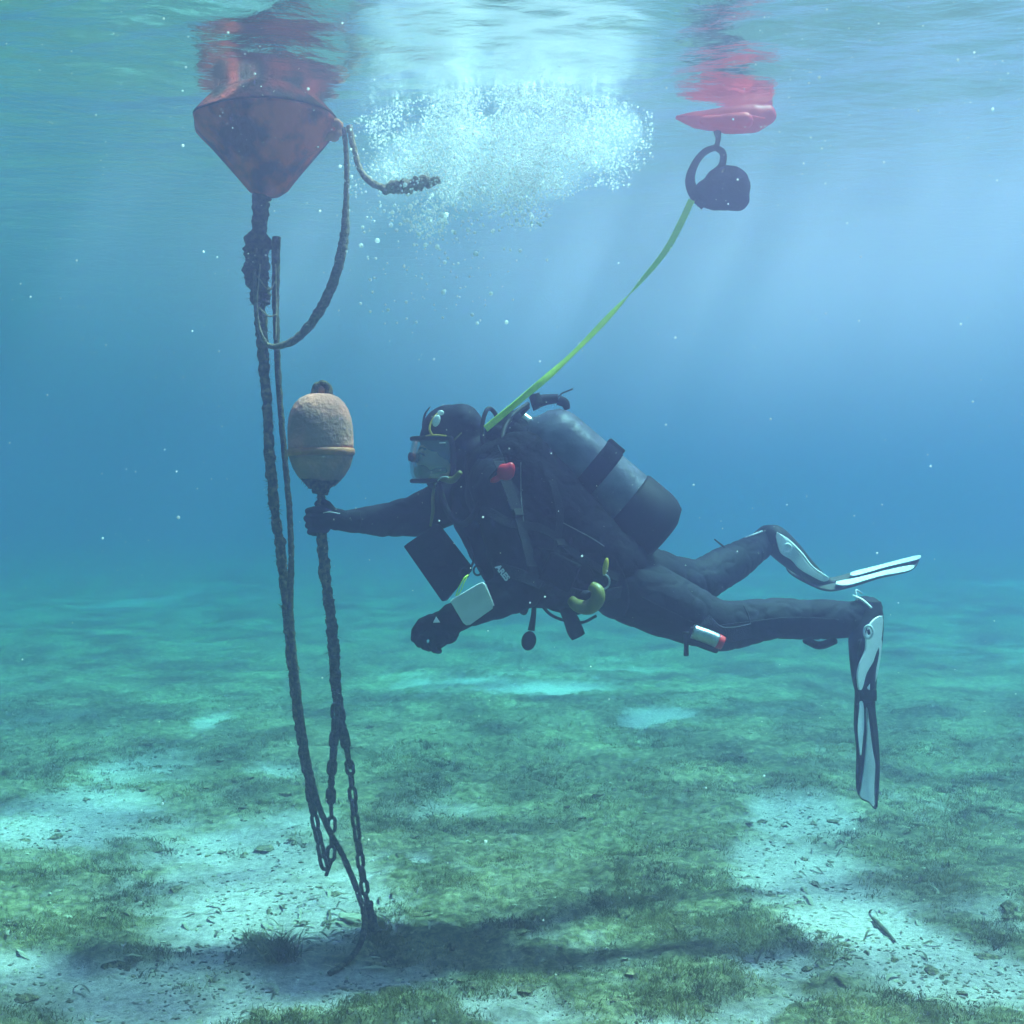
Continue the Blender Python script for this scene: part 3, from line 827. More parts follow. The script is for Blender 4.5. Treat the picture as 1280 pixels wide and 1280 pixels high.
def on_suit(px, py):
    """point on the suit or jacket facing the camera side, with its normal"""
    a = P(px, py, D0 - 1.2); d = (P(px, py, D0 + 1) - a).normalized()
    h = suit_tree.ray_cast(a, d)
    return (h[0], h[1]) if h[0] is not None else (P(px, py, D0 - .2), Vector((0, -1, 0)))
def webbing(name, path, w, mat, parent, th=.003):
    q, ln = spline([(x, y, 0) for x, y in path], max(10, int(len(path) * 9)))
    H = [on_suit(a, b_) for a, b_, _ in q]
    C_ = np.array([list(h[0]) for h in H]); N_ = np.array([list(h[1]) for h in H])
    for k_ in range(3): C_[1:-1] = (C_[:-2] + C_[1:-1] * 2 + C_[2:]) / 4; N_[1:-1] = (N_[:-2] + N_[1:-1] * 2 + N_[2:]) / 4
    T_ = np.gradient(C_, axis=0); V, F_ = [], []
    for c_, n_, t_ in zip(C_, N_, T_):
        n_ = n_ / np.linalg.norm(n_); s_ = np.cross(t_, n_); s_ /= np.linalg.norm(s_) + 1e-9
        V += [c_ + s_ * w + n_ * .001, c_ + s_ * w * .92 + n_ * (th + .002), c_ - s_ * w * .92 + n_ * (th + .002), c_ - s_ * w + n_ * .001]
    for i in range(len(C_) - 1):
        for j in range(4):
            j2 = (j + 1) % 4; F_.append((i * 4 + j, i * 4 + j2, i * 4 + 4 + j2, i * 4 + 4 + j))
    return mesh_py(name, V, F_, mat, parent, smooth=False)
webbing('shoulder_strap', [(618, 560), (632, 600), (646, 640), (660, 690), (668, 725)], .019, M_web, bc)
webbing('waist_strap', [(622, 710), (645, 717), (690, 735), (740, 745), (775, 740)], .020, M_web, bc)
webbing('chest_strap', [(612, 640), (640, 655), (680, 662), (715, 690), (750, 712), (772, 722)], .014, M_web, bc)
webbing('side_strap', [(690, 600), (700, 640), (696, 690), (700, 735)], .012, M_web, bc)
for px, py in ((646, 642), (700, 680), (664, 712), (738, 742)):
    h, n_ = on_suit(px, py)
    blob('buckle', [('b', h + n_ * .006, (.017, .006, .013), n_.to_track_quat('-Y', 'Z').to_matrix().to_4x4())], .0022, 2, M_rubber, bc)
def seam(path, r, mat, parent, name='seam'):
    q, ln = spline([(x, y, 0) for x, y in path], len(path) * 8)
    return tube(name, [on_suit(a, b_)[0] for a, b_, _ in q[::3]], r, mat, parent, n=len(path) * 8, seg=6)
seam([(651, 578), (651, 600), (652, 630), (656, 662)], .0022, M_pipe, bc, 'piping')
seam([(699, 651), (722, 663), (742, 674), (757, 684)], .0020, M_pipe, bc, 'piping')
seam([(672, 685), (700, 690), (728, 700), (745, 722)], .0022, M_web, bc, 'pocket_zip')
seam([(770, 700), (782, 725), (786, 752), (780, 772)], .0028, M_web, bd)
seam([(800, 745), (840, 765), (880, 782), (930, 778), (990, 772), (1060, 775)], .0020, M_web, bd)
seam([(930, 757), (936, 770), (938, 785), (934, 797)], .0025, M_web, bd)
webbing('knee_pad', [(880, 775), (895, 790), (915, 793), (940, 788)], .026, M_web, bd, th=.004)
seam([(450, 640), (451, 650), (450, 662)], .0022, M_web, bd)
seam([(600, 742), (606, 755), (604, 768)], .0022, M_web, bd)
blob('pull_handle', [('e', W(632, 590, -.315), (m_(11), .012, m_(10)), Matrix.Rotation(R(20), 4, 'Y')), ('e', W(620, 599, -.31), (m_(8), .008, m_(4)), Matrix.Rotation(R(-25), 4, 'Y')), ('e', W(638, 586, -.315), (m_(6), .010, m_(8)))], .004, 2, M_redp, bc)
tube('inflator_hose', [W(610, 600, -.30), W(620, 588, -.315), W(630, 578, -.30)], .005, M_rubber, bc, n=14, seg=8)

# tank
tA, tB = W(682, 547, -.03), W(795, 643, -.03)
axv = (tB - tA); tl_ = axv.length; axv.normalize()
Rt = m_(45)
tank = lathe('tank', [(r * Rt, h * tl_) for r, h in [(.22, -.19), (.30, -.17), (.62, -.13), (.85, -.07), (.96, 0.0), (1, .06), (1, .94), (1, 1.02)]], tA, axv, M_tank, dv, seg=56)
lathe('tank_boot', [(r * Rt, h * tl_) for r, h in [(1.02, .86), (1.06, .88), (1.07, 1.10), (1.04, 1.18), (.93, 1.26), (.6, 1.31), (.1, 1.32)]], tA, axv, M_rubber, tank, seg=48)
lathe('tank_band', [(r * Rt, h * tl_) for r, h in [(1.01, .42), (1.05, .43), (1.05, .58), (1.01, .59)]], tA, axv, M_black2, tank, seg=48)
up = Vector((-axv.z, 0, axv.x)); up = up if up.z > 0 else -up
bk = tA + axv * tl_ * .50 + up * Rt * 1.05
blob('band_buckle', [('b', bk, (.034, .025, .012), Matrix.Rotation(math.atan2(-axv.z, axv.x), 4, 'Y'))], .004, 3, M_rubber, tank)
tv = tA - axv * tl_ * .19
tube('valve', [tv, tv - axv * .03], [.026, .022], M_steel, tank, n=8, seg=14)
tube('valve_knob', [W(672, 506, -.01), W(668, 492, -.01)], [.022, .018], M_rubber, tank, n=10, seg=14)
tube('first_stage', [W(664, 505, 0), W(680, 500, 0), W(698, 498, 0)], [.026, .020, .016], M_rubber, tank, n=20, seg=14)
tube('yoke_knob', [W(698, 500, 0), W(706, 504, 0), W(709, 512, 0)], [.018, .016, .010], M_rubber, tank, n=12, seg=12)
tube('hose', [W(696, 498, 0), W(702, 492, .01), W(709, 489, .01), W(716, 486, .01)], .0028, M_rubber, tank, n=16, seg=6)
tube('hose', [W(660, 508, .02), W(650, 520, .05), W(640, 540, .08), W(625, 560, .08)], .009, M_rubber, tank, n=24, seg=8)

# second stages, gauges and clips hanging under the chest
oc = tube('octopus', [W(714, 750, -.30), W(722, 757, -.32), W(736, 759, -.33), W(746, 751, -.34), W(747, 739, -.34), (W(739, 732, -.33))], [.016, .021, .024, .024, .022, .016], M_yel2, dv, n=50, seg=14)
blob('purge_cover', [('e', W(734, 746, -.31), (.026, .016, .022))], .0035, 2, M_rubber, oc)
cl = blob('clip', [('e', W(757, 708, -.32), (.0095, .009, .030), Matrix.Rotation(R(10), 4, 'Y'))], .003, 1, M_yel, dv)
tube('ring', [W(754 + 8 * math.cos(a), 727 + 9 * math.sin(a), -.32) for a in np.linspace(-1.6, 2.3, 10)], .0032, M_steel, cl, n=30, seg=8)
g = tube('gauge', [W(668, 748, -.22), W(667, 768, -.22), W(664, 788, -.22)], [.0085, .009, .012], M_rubber, dv, n=24, seg=10)
blob('gauge_head', [('e', W(661, 801, -.22), (m_(9), .018, m_(12)), Matrix.Rotation(R(12), 4, 'Y'))], .004, 1, M_rubber, g)
tube('gauge_console', [W(705, 758, -.2), W(714, 775, -.2), W(719, 788, -.2), W(723, 796, -.2)], [.020, .026, .028, .025], M_rubber, dv, n=24, seg=14)
tube('hose', [W(672, 750, -.2), W(688, 768, -.2), W(708, 776, -.19), W(728, 778, -.17), W(745, 770, -.14)], .0052, M_rubber, dv, n=40, seg=8)
tube('hose', [W(640, 740, -.26), W(650, 762, -.26), W(656, 766, -.25), W(660, 755, -.22)], .007, M_rubber, dv, n=30, seg=8)
tube('thigh_torch', [W(866, 789, -.235), W(886, 796, -.235), W(897, 801, -.235)], [.024, .024, .024], M_steel, dv, n=16, seg=18)
tube('torch_head', [W(897, 801, -.235), W(904, 804, -.235)], [.025, .022], M_redp, dv, n=8, seg=18)
tube('torch_strap', [W(858, 790, -.22), W(858, 806, -.22), W(858, 819, -.21)], [.014, .008, .009], M_rubber, dv, n=14, seg=8)
blob('torch_bracket', [('b', W(880, 800, -.215), (.055, .02, .028), Matrix.Rotation(R(20), 4, 'Y'))], .005, 3, M_rubber, dv)
# forearm slate, cord and lettering
def slate_d(x, y): return D0 - .395 + (x - 590) * .0006 + (y - 755) * .0006
sl = slab('wrist_slate', [(563, 752), (566, 749), (598, 730), (604, 728), (608, 731), (617, 755), (616, 761), (588, 781), (583, 782), (579, 779)], slate_d, .006, M_slate, dv, bev=.002)
tube('slate_edge', [P(604, 729, slate_d(604, 729) - .008), P(611, 742, slate_d(611, 742) - .008), P(617, 757, slate_d(617, 757) - .008)], .0026, M_white, sl, n=14, seg=6)
tube('slate_strap', [W(578, 752, -.37), W(586, 756, -.28), W(600, 775, -.30)], .008, M_black2, sl, n=14, seg=8, squash=.4)
tube('cord', [P(570, 745, D0 - .40), P(573, 736, D0 - .41), P(580, 723, D0 - .41), P(585, 719, D0 - .40)], .0024, M_tape, dv, n=24, seg=6)
tube('cord', [P(571, 746, D0 - .40), P(576, 738, D0 - .41), P(580, 728, D0 - .41), P(585, 719, D0 - .40)], .0020, M_tape, dv, n=24, seg=6)
fc_ = bpy.data.curves.new('sleeve_lettering', 'FONT'); fc_.body = 'ARES'; fc_.size = .025; fc_.extrude = .0006; fc_.offset = .0012; fc_.align_x = 'CENTER'; fc_.align_y = 'CENTER'
tmp = bpy.data.objects.new('tmp', fc_); col.objects.link(tmp)
met = bpy.data.meshes.new_from_object(tmp.evaluated_get(bpy.context.evaluated_depsgraph_get())); bpy.data.objects.remove(tmp)
lt = link('sleeve_lettering', met, M_slate, dv)
met.transform(Matrix.Translation(W(628, 716, -.365)) @ Matrix.Rotation(R(52), 4, 'Y') @ Matrix.Rotation(R(90), 4, 'X'))

# fins
def fin_near(parent):
    dn = lambda x, y: D0 - .15 + (x - 1086) * .0030
    f = slab('fin', smooth_outline([(1076, 800), (1098, 800), (1097, 850), (1095, 880), (1099, 920), (1101, 960), (1099, 1000), (1097, 1012), (1090, 1004), (1081, 1000), (1074, 985), (1074, 940), (1071, 905), (1072, 870), (1072, 840)], 70), dn, .010, M_rubber, parent, bev=.0015)
    tube('foot_pocket', [W(1084, 752, -.09), W(1084, 775, -.10), W(1082, 805, -.13), W(1080, 840, -.15), W(1083, 872, -.15), W(1083, 884, -.15)], [m_(17), m_(20), m_(20), m_(15), m_(11), m_(8)], M_rubber, f, n=60, seg=18)
    dp = lambda x, y: D0 - .215 + (x - 1086) * .0028 + (y - 800) * .00040
    sp = slab('side_panel', smooth_outline([(1103, 770), (1104, 785), (1100, 812), (1092, 828), (1084, 842), (1079, 860), (1075, 862), (1073, 846), (1075, 832), (1083, 812), (1084, 795), (1090, 778)], 50), dp, .006, M_white, f, bev=.001)
    slab('side_panel', smooth_outline([(1103, 800), (1101, 825), (1096, 850), (1090, 862), (1086, 860), (1092, 845), (1096, 825), (1099, 808)], 40), dp, .006, M_white, f, bev=.001)
    tube('strap_buckle', [P(1086 + 5.5 * math.cos(a), 790 + 8 * math.sin(a), D0 - .225) for a in np.linspace(0, 6.283, 13)], .0040, M_slate, sp, n=30, seg=8)
    tube('strap_button', [P(1086, 787, D0 - .226), P(1087, 793, D0 - .226)], .005, M_rubber, sp, n=8, seg=8)
    de = lambda x, y: D0 - .168 + (x - 1086) * .0030
    slab('blade_panel', smooth_outline([(1076, 878), (1080, 880), (1081, 905), (1079, 930), (1077, 945), (1074, 925), (1073, 900)], 40), de, .004, M_white, f, bev=.0008)
    slab('blade_panel', smooth_outline([(1085, 880), (1089, 880), (1092, 920), (1095, 950), (1094, 985), (1094, 1008), (1088, 1002), (1077, 996), (1078, 985), (1082, 955), (1085, 920), (1084, 895)], 60), de, .004, M_slate, f, bev=.0008)
    tube('blade_rib', [P(1087, 880, D0 - .176), P(1093, 930, D0 - .17), P(1098, 965, D0 - .16), P(1097, 1008, D0 - .16)], [.006, .006, .005, .003], M_rubber, f, n=30, seg=8)
    tube('blade_rib', [P(1073, 880, D0 - .2), P(1071, 915, D0 - .205), P(1074, 950, D0 - .2), P(1075, 985, D0 - .2)], [.006, .005, .004, .002], M_rubber, f, n=30, seg=8)
    tube('heel_strap', [W(1066, 744, -.15), W(1078, 750, -.16), W(1090, 760, -.17)], [.004, .009, .007], M_white, f, n=16, seg=8, squash=.5)
    tube('heel_loop', [W(1072, 750, -.12), W(1070, 738, -.11), W(1078, 742, -.1)], [.006, .005, .003], M_white, f, n=16, seg=8, squash=.5)
    blob('junction', [('b', P(1084, 868, D0 - .165), (.030, .016, .020))], .004, 3, M_rubber, f)
    return f
fin_near(dv)
def fin_far(parent):
    dn = lambda x, y: D0 + .50 + (y - 720) * -.0040
    f = slab('fin', smooth_outline([(985, 695), (1010, 716), (1036, 722), (1075, 712), (1110, 703), (1146, 695), (1149, 700), (1138, 712), (1100, 721), (1065, 732), (1036, 737), (1010, 728), (985, 712)], 70), dn, .010, M_rubber, parent, bev=.0015)
    tube('foot_pocket', [W(955, 664, .47), W(966, 672, .47), W(985, 690, .47), W(1008, 711, .47), W(1032, 728, .48), W(1045, 729, .48)], [m_(11), m_(19), m_(19), m_(14), m_(8), m_(5)], M_rubber, f, n=60, seg=18)
    dp = lambda x, y: D0 + .395 + (x - 1000) * .0012
    sp = slab('side_panel', smooth_outline([(971, 666), (984, 676), (1000, 692), (1013, 708), (1026, 718), (1037, 723), (1030, 727), (1015, 720), (1000, 711), (990, 700), (976, 690)], 50), dp, .006, M_slate, f, bev=.001)
    tube('panel_edge', [P(971, 666, D0 + .38), P(986, 676, D0 + .385), P(1002, 692, D0 + .39), P(1016, 709, D0 + .40), P(1036, 722, D0 + .44)], [.003, .005, .005, .004, .002], M_white, f, n=30, seg=8)
    tube('strap_buckle', [P(984 + 5.5 * math.cos(a), 685 + 5 * math.sin(a), D0 + .375) for a in np.linspace(0, 6.283, 13)], .0036, M_white, sp, n=30, seg=8)
    de = lambda x, y: D0 + .478 + (y - 720) * -.0040
    slab('blade_panel', smooth_outline([(1065, 715), (1100, 706), (1147, 694), (1147, 699), (1110, 708), (1070, 719)], 40), de, .004, M_fin, f, bev=.0008)
    slab('blade_panel', smooth_outline([(1045, 727), (1075, 721), (1110, 712), (1142, 706), (1136, 713), (1100, 720), (1065, 730), (1050, 731)], 40), de, .004, M_fin, f, bev=.0008)
    tube('heel_strap', [W(931, 672, .36), W(942, 668, .36), W(952, 664, .40)], [.003, .006, .006], M_slate, f, n=16, seg=8, squash=.5)
    tube('strap_tail', [W(893, 674, .30), W(903, 682, .30), W(913, 690, .30)], [.003, .004, .006], M_rubber, f, n=10, seg=6)
    return f
fin_far(dv)

# dark slate pouch hanging from the chest
po = empty('slate_pouch', W(553, 752, -.12))
tag(po, 'flat dark rectangular pouch hanging below the outstretched arm of the diver', 'pouch')
dpq = lambda x, y: D0 - .12 + (x - 545) * -.0012
slab('cover', [(504, 683), (509, 679), (544, 655), (549, 657), (589, 709), (588, 714), (557, 751), (552, 752)], dpq, .014, M_black2, po, bev=.004)
slab('label_tab', [(548, 702), (557, 700), (558, 706), (549, 708)], lambda x, y: D0 - .138, .002, M_rubber, po, bev=.0005)
tube('lanyard', [W(588, 711, -.13), W(592, 700, -.15), W(590, 690, -.17), W(584, 672, -.16)], .004, M_rubber, po, n=20, seg=8)
tube('snap_hook', [W(580 + 6 * math.cos(a), 716 + 7 * math.sin(a), -.20) for a in np.linspace(0, 5.6, 12)], .0038, M_rubber, po, n=30, seg=8)
tube('snap_hook', [W(597 + 5 * math.cos(a), 713 + 6 * math.sin(a), -.20) for a in np.linspace(0, 5.6, 12)], .0034, M_rubber, po, n=30, seg=8)

# ------------------------------------------------------------------ bubbles and drifting specks
def spheres(name, C_, Rr, mat, sub=1):
    bm = bmesh.new(); bmesh.ops.create_icosphere(bm, subdivisions=sub, radius=1)
    bv = np.array([v.co[:] for v in bm.verts]); bf = np.array([[v.index for v in f.verts] for f in bm.faces]); bm.free()
    C_ = np.asarray(C_); Rr = np.asarray(Rr)
    V = (C_[:, None, :] + bv[None] * Rr[:, None, None]).reshape(-1, 3)
    F_ = (bf[None] + (np.arange(len(C_)) * len(bv))[:, None, None]).reshape(-1, 3)
    return from_np(name, V, F_, mat)
def pts_cloud(fn, n):
    out_ = []
    while len(out_) < n:
        q = fn()
        if q is not None: out_.append(q)
    return np.array(out_)
def cloud():
    px = random.gauss(640, 105); py = 300 - abs(random.gauss(0, 1)) * 70 if random.random() < .0 else random.uniform(105, 300)
    if px < 430 or px > 815: return None
    top = 118 + .0012 * (px - 640) ** 2 * .9
    bot = 275 - (px - 470) * .10 + 18 * math.sin(px * .05) if px > 470 else 275
    bot -= max(0, px - 720) * .55
    if py < top - 12 or py > bot + 40: return None
    u = (py - top) / (bot - top)
    dens = 1.0 if u < .75 else max(0, 1 - (u - .75) * 2.6)
    # clumps
    cl_ = mnoise.noise(Vector((px * .022, py * .030, 2.0))) * .9 + .62
    if px < 520: cl_ -= (520 - px) * .006
    if random.random() > dens * max(.04, cl_): return None
    D = 4.1 + random.gauss(0, .16)
    v = P(px, py, D)
    if v.z > SURF - .015: return None
    return tuple(v)
C1 = pts_cloud(cloud, 22000)
R1 = np.clip(rng.lognormal(-6.26, .48, len(C1)), .0008, .008)
b1 = spheres('bubble_cloud', C1, R1, m_bub, 1)
tag(b1, 'dense cloud of small white exhaled bubbles rising to the surface', kind='stuff')
mist = [('e', P(x, y, D), (rx / F * D, ry2, rz / F * D)) for x, y, D, rx, ry2, rz in
        [(560, 195, 4.1, 75, .20, 42), (640, 190, 4.12, 80, .22, 44), (710, 182, 4.1, 75, .20, 36), (600, 225, 4.08, 70, .18, 38), (670, 215, 4.1, 60, .18, 36), (770, 165, 4.1, 35, .14, 32), (505, 215, 4.1, 45, .14, 40)]]
m_mist, nt, out = new_mat('fine_bubble_mist')
pv2 = nt.nodes.new('ShaderNodeVolumePrincipled'); pv2.inputs['Density'].default_value = 1.25; pv2.inputs['Color'].default_value = (.99, .98, 1, 1)
pv2.inputs['Anisotropy'].default_value = .35
nt.links.new(pv2.outputs[0], out.inputs['Volume'])
ms_ = blob('bubble_mist', mist, .02, 4, m_mist, None)
for v in ms_.data.vertices: v.co.z = min(v.co.z, SURF - .03)
tag(ms_, 'milky white mist of bubbles too fine to see singly inside the bubble cloud', kind='stuff')
m_veil, nt, out = new_mat('thin_bubble_haze')
VC, VR = (1.3, 5.6, 3.0), (4.9, 3.8, 1.60)
pv3 = nt.nodes.new('ShaderNodeVolumePrincipled'); pv3.inputs['Color'].default_value = (1.0, .70, .88, 1)
pv3.inputs['Anisotropy'].default_value = .6
tc = nt.nodes.new('ShaderNodeTexCoord'); mp = nt.nodes.new('ShaderNodeMapping'); mp.vector_type = 'POINT'
mp.inputs['Location'].default_value = tuple(-c / r for c, r in zip(VC, VR)); mp.inputs['Scale'].default_value = tuple(1 / r for r in VR)
nt.links.new(tc.outputs['Object'], mp.inputs[0])
ln_ = nt.nodes.new('ShaderNodeVectorMath'); ln_.operation = 'LENGTH'; nt.links.new(mp.outputs[0], ln_.inputs[0])
mr = nt.nodes.new('ShaderNodeMapRange'); mr.interpolation_type = 'SMOOTHSTEP'
mr.inputs['From Min'].default_value = 0; mr.inputs['From Max'].default_value = 1; mr.inputs['To Min'].default_value = .30; mr.inputs['To Max'].default_value = 0
nt.links.new(ln_.outputs['Value'], mr.inputs['Value']); nt.links.new(mr.outputs[0], pv3.inputs['Density'])
nt.links.new(pv3.outputs[0], out.inputs['Volume'])
veil = blob('bubble_haze', [('e', VC, VR)], .12, 0, m_veil, None)
for v in veil.data.vertices: v.co.z = min(v.co.z, SURF - .025)
tag(veil, 'thin pale veil of the finest bubbles thinning out below the surface at right', kind='stuff')
def trail():
    py = random.uniform(255, 405); 
    px = random.gauss(565 - (py - 260) * .25, 50 + (py - 260) * .1)
    if random.random() > math.exp(-(py - 255) / 65): return None
    if px < 440 or px > 720: return None
    return tuple(P(px, py, 4.1 + random.gauss(0, .12)))
C2 = pts_cloud(trail, 210); R2 = np.clip(rng.lognormal(-5.7, .5, 210), .001, .009)
b2 = spheres('rising_bubbles', C2, R2, m_bub, 2)
tag(b2, 'loose trail of separate bubbles rising below the bubble cloud', kind='stuff')
def speck():
    px, py = random.uniform(-60, 1340), random.uniform(-20, 1300)
    D = random.uniform(2.0, 4.2)
    w = 1.0 if py < 700 else .45
    if px > 900 and py < 250: w = 3.0
    elif py > 450: w *= .6
    if random.random() > w / 3: return None
    if mnoise.noise(Vector((px * .006, py * .006, D))) < random.uniform(-.7, .35): return None
    v = P(px, py, D)
    if v.z > SURF - .02 or v.z < .1: return None
    return tuple(v)
C3 = pts_cloud(speck, 3000)
D3 = C3[:, 1]
R3 = np.clip(rng.lognormal(-1.25, .7, len(C3)), .2, 2.1) * D3 / F * 1.05
b3 = spheres('drifting_particles', C3, R3, m_bub, 1)
tag(b3, 'pale specks and tiny bubbles drifting in the water', kind='stuff')

# ------------------------------------------------------------------ turf, leaves and litter on the seabed
def scatter(n, ymin, ymax, want):
    out_ = []
    tot = 0
    while tot < n:
        m = n * 2
        # more of them near the camera
        y = ymin * (ymax / ymin) ** rng.random(m)
        x = (rng.random(m) - .5) * 2 * (y * .47 + .15)
        s = sand_mask(x, y)
        k_ = fbm(x * 4.2 + 7, y * 4.2 + 3, 4)
        keep = rng.random(m) < want(s, k_)
        out_.append(np.stack([x[keep], y[keep], ground_h(x[keep], y[keep], s[keep])], 1)); tot += keep.sum()
    return np.vstack(out_)[:n]
m_turf, nt, out = new_mat('turf_algae')
N = nt.nodes.new; L = nt.links.new
b = N('ShaderNodeBsdfPrincipled'); b.inputs['Roughness'].default_value = .9; b.inputs['Specular IOR Level'].default_value = .1
tc = N('ShaderNodeTexCoord'); n1 = N('ShaderNodeTexNoise'); n1.inputs['Scale'].default_value = 4.5; n1.inputs['Detail'].default_value = 8; n1.inputs['Roughness'].default_value = .7
L(tc.outputs['Object'], n1.inputs['Vector'])
r = N('ShaderNodeValToRGB'); r.color_ramp.elements[0].position = .36; r.color_ramp.elements[0].color = (.040, .046, .024, 1); r.color_ramp.elements[1].position = .66; r.color_ramp.elements[1].color = (.40, .35, .16, 1)
e = r.color_ramp.elements.new(.5); e.color = (.14, .135, .052, 1)
L(n1.outputs['Fac'], r.inputs[0]); L(r.outputs[0], b.inputs['Base Color'])
tl = N('ShaderNodeBsdfTranslucent'); L(r.outputs[0], tl.inputs[0])
mx = N('ShaderNodeMixShader'); mx.inputs[0].default_value = .3; L(b.outputs[0], mx.inputs[1]); L(tl.outputs[0], mx.inputs[2]); L(mx.outputs[0], out.inputs[0])

def turf_mesh(name, pts, blades, h0, h1, w, label, spread=.02):
    n = len(pts)
    base = np.repeat(pts, blades, 0)
    m = len(base)
    ang = rng.random(m) * 6.283
    off = rng.normal(0, spread, (m, 2))
    base = base + np.c_[off, np.full(m, -.004)]
    h = h0 + (h1 - h0) * rng.random(m) ** 1.6
    lean = rng.normal(0, .75, (m, 2)) * h[:, None]
    wv = np.c_[np.cos(ang), np.sin(ang), np.zeros(m)] * (w * (.5 + rng.random(m)))[:, None]
    mid = base + np.c_[lean * .35, h * .6]
    tip = base + np.c_[lean, h * .95]
    V = np.stack([base - wv, base + wv, mid + wv * .8, tip, mid - wv * .8], 1).reshape(-1, 3)
    i0 = np.arange(m) * 5
    F_ = np.concatenate([np.stack([i0, i0 + 1, i0 + 2, i0 + 4], 1), np.stack([i0 + 4, i0 + 2, i0 + 3, i0 + 3], 1)])
    me = bpy.data.meshes.new(name)
    q = np.stack([i0, i0 + 1, i0 + 2, i0 + 4], 1); t3 = np.stack([i0 + 4, i0 + 2, i0 + 3], 1)
    tri = np.concatenate([q[:, [0, 1, 2]], q[:, [0, 2, 3]], t3])
    o = from_np(name, V, tri, m_turf, None, smooth=False)
    tag(o, label, kind='stuff')
    return o
pt = scatter(30000, 3.3, 9.5, lambda s, k_: np.clip(1.05 - s * 1.9, 0, 1) * np.clip((k_ - .36) * 5, .10, 1))
turf_mesh('algae_turf', pt, 11, .003, .019, .0011, 'short fuzzy green and brown algae turf covering the seabed', spread=.026)
pt = scatter(2600, 3.3, 7.5, lambda s, k_: np.clip(.9 - s, 0, 1) * np.clip((k_ - .52) * 6, 0, 1))
turf_mesh('seaweed_tufts', pt, 18, .010, .034, .0014, 'taller feathery seaweed tufts among the turf', spread=.016)

def leaf_mesh(L_, W_, curl, seed):
    rn = random.Random(seed); V, F_ = [], []
    n = 6
    for i in range(n + 1):
        t = i / n; w = W_ * (math.sin(math.pi * min(1, t * .92 + .06)) ** .6)
        z = curl * L_ * math.sin(t * math.pi * rn.uniform(.9, 1.2)) + .004; x = (t - .5) * L_; y0 = .12 * L_ * math.sin(t * 3 + seed)
        V += [(x, y0 - w, z), (x, y0 + w, z + rn.uniform(-.2, .4) * W_)]
    for i in range(n): F_.append((2 * i, 2 * i + 1, 2 * i + 3, 2 * i + 2))
    me = bpy.data.meshes.new('dead_leaf'); me.from_pydata(V, [], F_)
    me.polygons.foreach_set('use_smooth', [True] * n)
    return me
leafs = []
for i in range(6):
    me = leaf_mesh(random.uniform(.05, .12), random.uniform(.0035, .007), random.uniform(.03, .16), i)
    me.materials.append(M_leaf if i % 3 else M_leaf2); leafs.append(me)
nl = 0
def put_leaf(px, py):
    D = CAMZ * F / (py - HY)
    x = (px - 640) / F * D
    z = float(ground_h(np.array([x]), np.array([D]))[0])
    o = bpy.data.objects.new('dead_leaf', random.choice(leafs)); col.objects.link(o)
    o.parent = seabed
    o.location = (x, D, z + .002)
    o.rotation_euler = (random.uniform(-.25, .25), random.uniform(-.3, .3), random.uniform(0, 6.28))
    s = random.uniform(.6, 1.25); o.scale = (s, s, s)
for i in range(95):
    put_leaf(random.gauss(385, 70), random.gauss(1160, 26))
for i in range(20): put_leaf(random.uniform(450, 540), random.uniform(1080, 1170))
for i in range(70): put_leaf(random.gauss(1040, 75), random.uniform(1020, 1240))
for i in range(25): put_leaf(random.uniform(700, 1270), random.uniform(1150, 1275))
for i in range(25): put_leaf(random.uniform(10, 500), random.uniform(1090, 1270))

# crumbs, shell bits and weed scraps strewn over the sand
def bits(name, n, mat, r0, r1, label, want):
    p = scatter(n, 3.3, 8.0, want)
    bm = bmesh.new(); bmesh.ops.create_icosphere(bm, subdivisions=1, radius=1)
    bv = np.array([v.co[:] for v in bm.verts]); bf = np.array([[v.index for v in f.verts] for f in bm.faces]); bm.free()
    sc_ = (r0 * (r1 / r0) ** rng.random(n))[:, None] * (.5 + rng.random((n, 3))) * np.array([1.3, 1.3, .55])
    V = (p[:, None, :] + bv[None] * sc_[:, None, :] * (1 + .3 * rng.normal(0, 1, (n, len(bv), 1)))).reshape(-1, 3)
    F_ = (bf[None] + (np.arange(n) * len(bv))[:, None, None]).reshape(-1, 3)
    o = from_np(name, V, F_, mat, None, smooth=False); tag(o, label, kind='stuff')
bits('sand_crumbs', 5000, M_leaf, .0015, .007, 'dark crumbs and weed scraps strewn over the sand', lambda s, k_: np.clip(s * 1.1 + .05, 0, 1) * np.clip((k_ - .3) * 3, 0, 1))
bits('shell_bits', 3500, M_leaf2, .0015, .008, 'pale shell bits and pebbles lying on the seabed', lambda s, k_: np.clip(.3 + s, 0, 1))
bits('small_stones', 420, M_growth, .008, .028, 'small fouled stones half sunk in the turf', lambda s, k_: np.clip((k_ - .45) * 5, 0, 1))
def on_bed(px, py, h=0.0):
    D = CAMZ * F / (py - HY); x = (px - 640) / F * D
    return Vector((x, D, float(ground_h(np.array([x]), np.array([D]))[0]) + h))
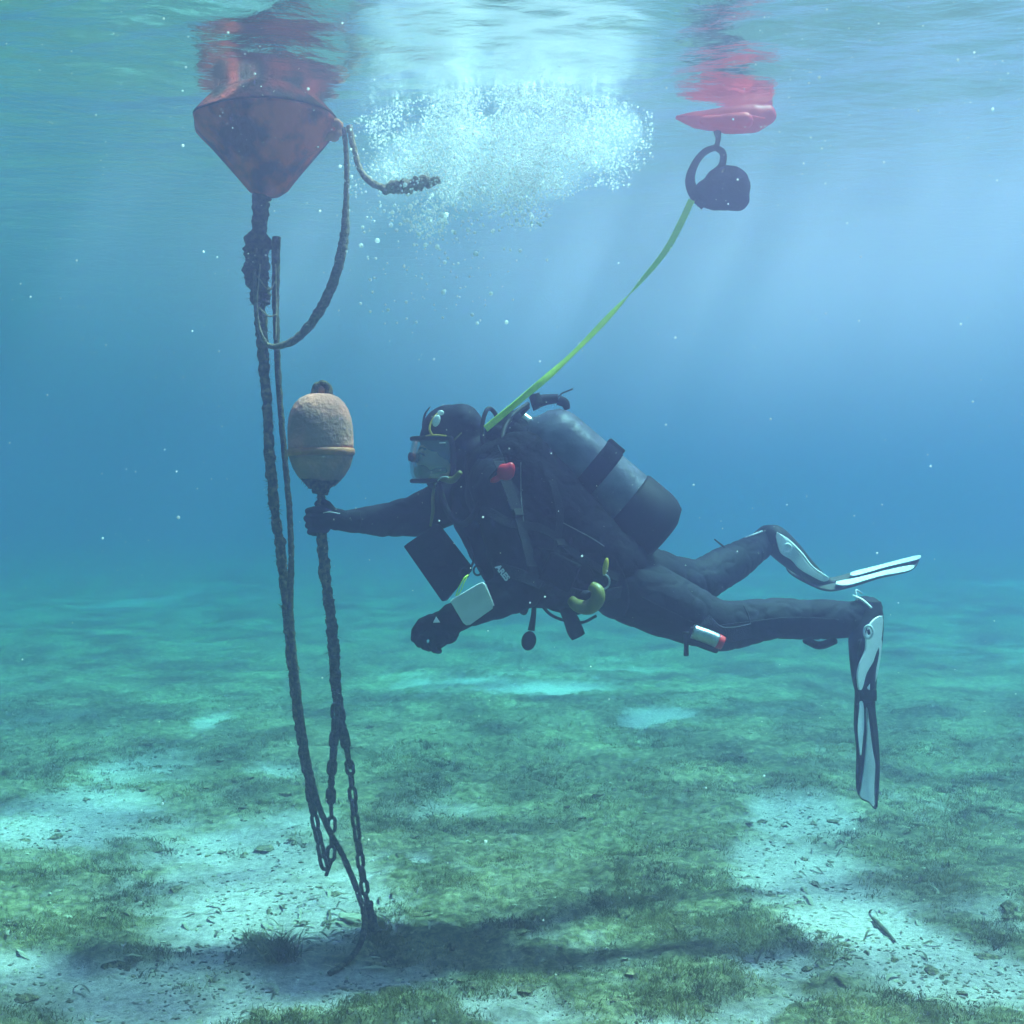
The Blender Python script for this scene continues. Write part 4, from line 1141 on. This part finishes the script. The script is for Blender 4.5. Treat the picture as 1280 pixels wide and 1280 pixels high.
st = tube('sunken_stick', [on_bed(1092, 1152, .010), on_bed(1100, 1162, .014), on_bed(1110, 1172, .012), on_bed(1120, 1183, .008)], [.006, .008, .007, .004], M_leaf, None, n=24, lump=.3, lscale=50)
tag(st, 'short dark stick lying on the pale sand at right', 'stick')
def clump(px, py, label, hgt, n, sp):
    b0 = on_bed(px, py)
    pts = np.array([[b0.x + rng.normal(0, sp), b0.y + rng.normal(0, sp), b0.z] for _ in range(n)])
    o = turf_mesh('weed_clump', pts, 10, hgt * .4, hgt, .0026, None, spread=.012)
    if 'kind' in o: del o['kind']
    tag(o, label, 'seaweed', group='dark weed clumps by the chain foot')
    return o
clump(352, 1196, 'tall dark weed clump on the sand left of the rope end', .10, 26, .030)
clump(318, 1168, 'small weed clump among the litter at the far left of the chain foot', .05, 16, .02)
clump(470, 1160, 'weed clump growing round the foot of the float chain', .06, 16, .025)
# pale flat shell beside the rope
sh = on_bed(446, 1146, .006)
o = blob('pale_shell', [('e', sh, (.075, .045, .010), Matrix.Rotation(R(12), 4, 'Y'))], .006, 2, M_leaf2, None, disp=.006, dscale=22)
tag(o, 'pale flat shell fragment lying among the dead leaves at the chain foot', 'shell')

bpy.data.scenes.remove(scratch)
#@@OBJECTS-END

# ------------------------------------------------------------------ the water itself: one closed box of even density
m_hz, nt, out = new_mat('sea_water')
pv = nt.nodes.new('ShaderNodeVolumePrincipled')
pv.inputs['Density'].default_value = 0.24
pv.inputs['Color'].default_value = (.235, .193, .370, 1)
pv.inputs['Absorption Color'].default_value = (0.0, .60, .80, 1)
pv.inputs['Anisotropy'].default_value = 0.83
nt.links.new(pv.outputs[0], out.inputs['Volume'])
bm = bmesh.new()
bmesh.ops.create_cube(bm, size=1)
for v in bm.verts:
    v.co = (v.co.x * 130, v.co.y * 130 + 4, SURF + .9 if v.co.z > 0 else -1.2)
me = bpy.data.meshes.new('haze'); bm.to_mesh(me); bm.free()
haze = link('haze', me, m_hz)
tag(haze, 'blue green sea water filling the place', kind='stuff')
